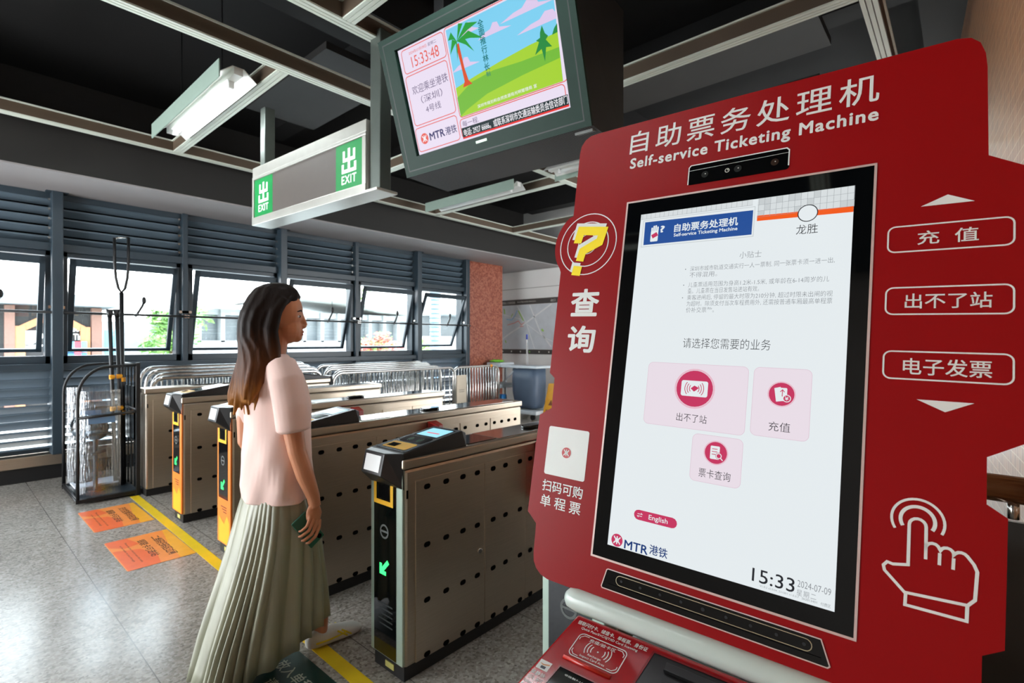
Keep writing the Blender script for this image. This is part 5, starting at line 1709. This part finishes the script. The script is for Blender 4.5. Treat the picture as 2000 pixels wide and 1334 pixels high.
# T-shirt
SHIRT = mat('pink_shirt', (238, 206, 196), rough=0.85, var=0.05, scale=5, bump=0.25)
b = MB()
def shirtfn(t, z, x, y):
    k = 1 + (1.3 - z) * 0.09 * math.sin(5 * t + z * 14) + (1.3 - z) * 0.05 * math.sin(9 * t - z * 22)
    return x * k, y * k
loft(b, [(0.735, 1.015, PY, 0.134, 0.188), (0.80, 1.015, PY, 0.136, 0.19), (0.92, 1.018, PY, 0.132, 0.186), (1.04, 1.022, PY, 0.126, 0.18), (1.14, 1.02, PY, 0.128, 0.178), (1.22, 1.01, PY, 0.120, 0.178), (1.29, 1.0, PY, 0.102, 0.172), (1.335, 0.99, PY, 0.078, 0.135), (1.365, 0.992, PY, 0.062, 0.085)], 48, shirtfn, 0, T)
for s in (-1, 1):
    b.tube([(0.985, PY + s * 0.11, 1.32), (0.982, PY + s * 0.17, 1.25), (0.988, PY + s * 0.198, 1.15), (0.995, PY + s * 0.205, 1.055), (0.996, PY + s * 0.206, 1.045)], [0.062, 0.070, 0.070, 0.068, 0.052], 20, 0, T)
remesh(b, 'shirt', SHIRT, P, 0.006, 4)

# pleated long skirt swung along the stride
SKIRT = mat('sage_satin', (150, 151, 130), rough=0.34, var=0.24, scale=4, stretch=(5, 5, 0.35))
rows = [(0.83, 1.005, 0.100, 0.140), (0.76, 1.010, 0.114, 0.160), (0.72, 1.011, 0.128, 0.172), (0.66, 1.012, 0.146, 0.182), (0.56, 1.006, 0.170, 0.188), (0.46, 0.996, 0.194, 0.192), (0.36, 0.984, 0.218, 0.194), (0.27, 0.972, 0.238, 0.194), (0.19, 0.962, 0.252, 0.194), (0.125, 0.955, 0.262, 0.194)]
seg = 420
rings = []
for z, cx, rx, ry in rows:
    g = (0.83 - z) / 0.7
    ring = []
    for k in range(seg):
        t = 2 * PI * k / seg
        am = 0.003 + 0.085 * g
        tw = t + 0.09 * math.sin(3 * t + 1.0) + 0.05 * math.sin(5 * t)
        pl = am * (1.7 * abs(math.sin(14 * tw + 0.8 * z)) ** 0.8 - 0.9) + 0.045 * g * math.sin(7 * t + 5 * z) + 0.03 * g * math.sin(4 * t - 4 * z)
        ct, st = math.cos(t), math.sin(t)
        x = rx * abs(ct) ** 0.8 * (1 if ct >= 0 else -1) * (1 + pl)
        y = ry * abs(st) ** 0.8 * (1 if st >= 0 else -1) * (1 + pl)
        zz = z + g * (0.10 * math.cos(t) - 0.012) + 0.008 * g * math.sin(28 * tw)
        ring.append((cx + x, PY + y, max(zz, 0.03)))
    rings.append(ring)
b = MB()
b.rings(rings, 0, T, cap=False)
sk = b.build('skirt', SKIRT, P, smooth=True)
md = sk.modifiers.new('cloth', 'SOLIDIFY'); md.thickness = 0.003; md.offset = -1

# sneakers
SHOE = mat('sneaker_white', (226, 224, 214), rough=0.55, var=0.04)
STRP = mat('sneaker_yellow', (226, 206, 40), rough=0.5)
def shoe(hx, hy_, yaw, pitch, hz):
    ca, sa = math.cos(yaw), math.sin(yaw)
    cp, sp = math.cos(pitch), math.sin(pitch)
    def F(a, c, z):
        x, zz = a * cp + z * sp, -a * sp + z * cp
        return T(hx + x * ca - c * sa, hy_ + x * sa + c * ca, hz + zz)
    b = MB()
    rings = []
    for a, w, h0, h1 in ((-0.012, 0.018, 0.012, 0.052), (0.0, 0.030, 0.004, 0.074), (0.03, 0.036, 0.0, 0.078), (0.07, 0.038, 0.0, 0.062), (0.11, 0.040, 0.0, 0.072), (0.15, 0.044, 0.0, 0.060), (0.19, 0.046, 0.002, 0.050), (0.225, 0.041, 0.006, 0.042), (0.248, 0.026, 0.012, 0.032), (0.255, 0.010, 0.016, 0.026)):
        cz, hh = (h0 + h1) / 2, (h1 - h0) / 2
        ring = []
        for k in range(20):
            q = 2 * PI * k / 20
            cc, ss = math.cos(q), math.sin(q)
            ring.append((a, w * (abs(cc) ** 0.75) * (1 if cc >= 0 else -1), cz + hh * (abs(ss) ** 0.7) * (1 if ss >= 0 else -1)))
        rings.append(ring)
    b.rings(rings, 0, F)
    so = b.build('sneaker', SHOE, P, smooth=True)
    b = MB()
    for s in (-1, 1):
        y_ = s * 0.0415
        b.tube([(0.02, s * 0.036, 0.032), (0.08, s * 0.0385, 0.030), (0.13, s * 0.0415, 0.034), (0.165, s * 0.043, 0.040)], 0.0042, 6, 0, F)
        b.tube([(0.12, s * 0.0405, 0.056), (0.145, s * 0.0435, 0.036), (0.165, s * 0.0455, 0.022)], 0.0042, 6, 0, F)
        b.tube([(0.140, s * 0.0385, 0.054), (0.165, s * 0.044, 0.036), (0.185, s * 0.0455, 0.022)], 0.0042, 6, 0, F)
    b.build('stripe', STRP, so, smooth=True)
shoe(1.150, PY - 0.030, -0.10, 0.0, 0.002)
shoe(0.745, PY - 0.04, 0.0, 0.38, 0.088)

ph = thing('phone', 'green smartphone held in the woman\'s lowered right hand', 'phone', (1.056, hy + 0.019, 0.622))
ph.rotation_euler = (0, math.radians(-35), 0)
MB().box((-0.037, -0.004, -0.076), (0.037, 0.004, 0.076)).build('case', mat('phone_teal', (38, 96, 78), rough=0.3), ph, bevel=0.006)
p = MB()
for z in (-0.058, -0.032):
    p.tube([(0.018, -0.0035, z), (0.018, -0.0065, z)], 0.010, 14)
p.build('lens', HOLE, ph)

# ------------------------------------------------------------------ the street outside
structure('street', MB().box((-14, 7.4, -0.6), (46, 60, -0.3)), mat('pale_paving', (206, 206, 200), rough=0.8, var=0.08, scale=0.6))
OW = mat('outside_white', (168, 172, 174), rough=0.7, var=0.04, scale=1)
OG = mat('outside_grey', (120, 126, 130), rough=0.7, var=0.06, scale=1)
OD = mat('outside_dark', (44, 44, 44), rough=0.6, var=0.1, scale=1)
# cafe with orange timber frame
t = thing('cafe_front', 'orange-framed dark cafe front with white cup emblem, across the street', 'shop', (0.68, 17.4, -0.3))
MB().box((-5.0, 0.0, 0.0), (2.35, 3.0, 2.62)).build('shop_body', OD, t)
MB().box((-5.2, -0.6, 2.62), (2.6, 3.0, 2.9)).build('awning', OG, t)
OF = mat('orange_timber', (186, 126, 88), rough=0.6, var=0.08)
BF = mat('brown_timber', (130, 96, 84), rough=0.6, var=0.08)
GT = lambda a, c, h: (a, -h, c)
for xs_, gp in (((0.75, 2.0), [(0.72, 2.0), (1.38, 2.42), (2.02, 2.0)]), ((-1.85, -0.62), [(-0.6, 2.0), (-1.2, 2.42), (-1.9, 2.0)])):
    p = MB()
    for x in xs_:
        p.box((x - 0.10, -0.12, 0.0), (x + 0.10, 0.0, 2.1))
    p.stroke(gp, 0.16, 0.1, 0, GT)
    p.build('timber_frame', OF, t)
p = MB()
p.box((0.48, -0.15, 0.0), (0.66, 0.0, 2.6)); p.box((2.12, -0.15, 0.0), (2.34, 0.0, 2.6)); p.box((-0.95, -0.15, 0.0), (-0.77, 0.0, 2.6))
p.build('brown_post', BF, t)
p = MB()
Tq = lambda a, c, h=0.0: (a + 1.02, -0.03 - h, 2.74 - c)
p.flat([(-0.35, 0.75), (0.05, 0.75), (0.02, 1.05), (-0.08, 1.12), (-0.22, 1.12), (-0.32, 1.05)], 0, 0, Tq)
p.stroke(arc(0.07, 0.88, 0.08, -1.4, 1.4, 8), 0.04, 0, 0, Tq)
p.flat([(-0.48, 1.1), (0.2, 1.1), (0.05, 1.22), (-0.33, 1.22)], 0, 0, Tq)
text(p, 'Coffee', 0.42, 0.60, 0.86, 0.76, 0, 0, Tq, 0.02)
text(p, 'Public Time', 0.40, 0.82, 1.02, 0.98, 0, 0, Tq, 0.02)
p.build('cup_emblem', mat('emblem_white', (236, 238, 236), rough=0.6), t)
p = MB()
p.box((1.3, -0.3, 1.45), (2.0, -0.2, 1.72), 0); p.box((1.3, -0.3, 1.15), (2.0, -0.2, 1.42), 1); p.box((1.75, -0.32, 1.15), (1.88, -0.2, 1.72), 2)
p.build('street_banner', [mat('banner_cyan', (110, 176, 206), rough=0.6), mat('banner_blue', (60, 110, 190), rough=0.6), mat('banner_red', (206, 70, 80), rough=0.6)], t)
t = thing('white_shop', 'plain white shop wall with a cyan and yellow hanging banner', 'shop', (4.9, 21.6, -0.3))
MB().box((-1.6, 0.0, 0.0), (0.9, 3.0, 2.4)).build('shop_body', OW, t)
p = MB(); p.box((-1.05, -0.06, 1.0), (-0.6, 0.0, 2.1), 0); p.box((-1.05, -0.07, 0.8), (-0.6, 0.0, 1.0), 1)
p.build('hanging_banner', [mat('banner_aqua', (130, 204, 220), rough=0.6), mat('banner_yellow', (232, 206, 60), rough=0.6)], t)

# white pavilion with a curved roof
t = thing('white_pavilion', 'white pavilion with a curved roof and tall windows across the road', 'building', (7.6, 17.0, -0.3))
MB().box((-2.3, 0.3, 0.0), (5.6, 4.0, 1.75)).build('lower_wall', OW, t)
p = MB()
prof = [(-2.6, 2.55), (-1.2, 2.95), (0.6, 3.16), (2.4, 3.10), (4.2, 2.85), (6.0, 2.80)]
top = [(x, z + 0.16) for x, z in reversed(prof)]
p.prism(prof + top, -0.6, 4.0, 0, 0, lambda a, c, h: (a, h, c))
p.build('roof', mat('roof_grey', (206, 208, 204), rough=0.6, var=0.04), t)
MB().box((-2.2, 0.6, 1.75), (5.6, 3.8, 2.7)).build('glazing', mat('pavilion_glass', (112, 120, 124), rough=0.35, var=0.1, scale=1), t)
for i in range(12):
    x = -2.25 + i * 0.66
    MB().box((x - 0.06, 0.3, 1.7), (x + 0.06, 0.62, 2.75)).build('mullion', OW, t)
MB().box((-2.25, 0.4, 2.55), (5.6, 0.6, 2.75)).build('head_beam', OW, t)
p = MB()
for i in range(8):
    p.box((-0.3, 0.36, 1.78 + i * 0.09), (0.35, 0.46, 1.82 + i * 0.09))
p.build('shutter', OG, t)
# low canopy building further right
t = thing('canopy_building', 'long white low building with a flat grey canopy, right of the pavilion', 'building', (17.8, 20.5, -0.3))
MB().box((-4.0, 0.4, 0.0), (8.0, 4.0, 2.0)).build('lower_wall', OW, t)
MB().box((-4.5, -0.8, 3.15), (8.0, 4.0, 3.6)).build('canopy', mat('canopy_grey', (190, 194, 196), rough=0.6, var=0.03), t)
MB().box((-4.0, 1.6, 2.0), (8.0, 3.8, 3.15)).build('glazing', MATS['pavilion_glass'], t)
for i in range(7):
    MB().box((-3.8 + i * 1.8, 0.3, 0.0), (-3.55 + i * 1.8, 0.55, 3.2)).build('post', OW, t)
t = thing('boundary_wall', 'low white boundary wall in front of the outside buildings', 'wall', (11.0, 13.6, -0.3))
MB().box((-6.4, 0, 0), (12.0, 0.2, 1.36)).build('wall_body', OW, t)
MB().box((-6.45, -0.04, 1.36), (12.0, 0.24, 1.42)).build('coping', OG, t)
t = thing('ribbed_column', 'pale blue ribbed column rising outside the last window', 'column', (9.25, 11.0, -0.3))
p = MB()
RB = mat('ribbed_blue', (116, 142, 158), rough=0.5, var=0.05)
for i in range(32):
    p.tube([(0, 0, i * 0.125), (0, 0, i * 0.125 + 0.085), (0, 0, i * 0.125 + 0.125)], [0.15, 0.15, 0.11], 16)
p.build('ribs', RB, t)

LEAF = mat('leaf_green', (104, 150, 70), rough=0.6, var=0.3, scale=6)
LEAF2 = mat('leaf_light', (140, 176, 96), rough=0.6, var=0.25, scale=6)
BLOOM = mat('red_bloom', (206, 96, 84), rough=0.6, var=0.2, scale=6)
BARK = mat('bark', (96, 80, 66), rough=0.9, var=0.2)


def tree(name, label, cat, x, y, h, cr, n, mats, z0=-0.3, trunk=True, squash=0.8, group=None):
    t = thing(name, label, cat, (x, y, z0), group=group)
    rnd = random.Random(int(x * 100))
    if trunk:
        MB().tube([(0, 0, 0), (0.05, 0, h * 0.5), (0.0, 0.05, h * 0.85)], [0.09, 0.06, 0.03], 8).build('trunk', BARK, t, smooth=True)
    b = MB()
    cl = [(rnd.uniform(-0.6, 0.6) * cr, rnd.uniform(-0.6, 0.6) * cr, h + rnd.uniform(-0.7, 0.6) * cr * squash, rnd.uniform(0.3, 0.5) * cr) for _ in range(9)]
    for i in range(n):
        cx, cy, cz, r = rnd.choice(cl)
        d = Vector((rnd.gauss(0, 1), rnd.gauss(0, 1), rnd.gauss(0, 1))).normalized() * r * rnd.uniform(0.4, 1.05)
        c = Vector((cx, cy, max(cz, 0.1))) + d
        c.z = max(c.z, 0.12)
        a = Vector((rnd.gauss(0, 1), rnd.gauss(0, 1), rnd.gauss(0, 0.5))).normalized()
        s = a.orthogonal().normalized()
        l, w = rnd.uniform(0.07, 0.13), rnd.uniform(0.025, 0.045)
        m = 0 if rnd.random() < 0.6 else (len(mats) - 1)
        b.add([tuple(c - a * l), tuple(c + s * w), tuple(c + a * l), tuple(c - s * w)], [(0, 1, 2, 3)], m)
    b.build('foliage', mats, t)
    return t


tree('street_tree', 'young green tree seen through the second window, beside the white shop', 'tree', 4.15, 15.6, 2.0, 0.85, 1100, [LEAF, LEAF2], group=None)
tree('garden_shrub', 'red-flowering shrub in front of the canopy building', 'shrub', 9.9, 15.2, 1.55, 1.0, 900, [BLOOM, LEAF2], trunk=True, squash=0.5)
tree('garden_shrub', 'light green shrub right of the red-flowering one', 'shrub', 12.2, 15.4, 1.5, 1.0, 800, [LEAF2, LEAF], trunk=True, squash=0.5)
tree('street_tree', 'green tree showing above the canopy building roof', 'tree', 15.5, 25.5, 4.0, 1.2, 900, [LEAF, LEAF2])
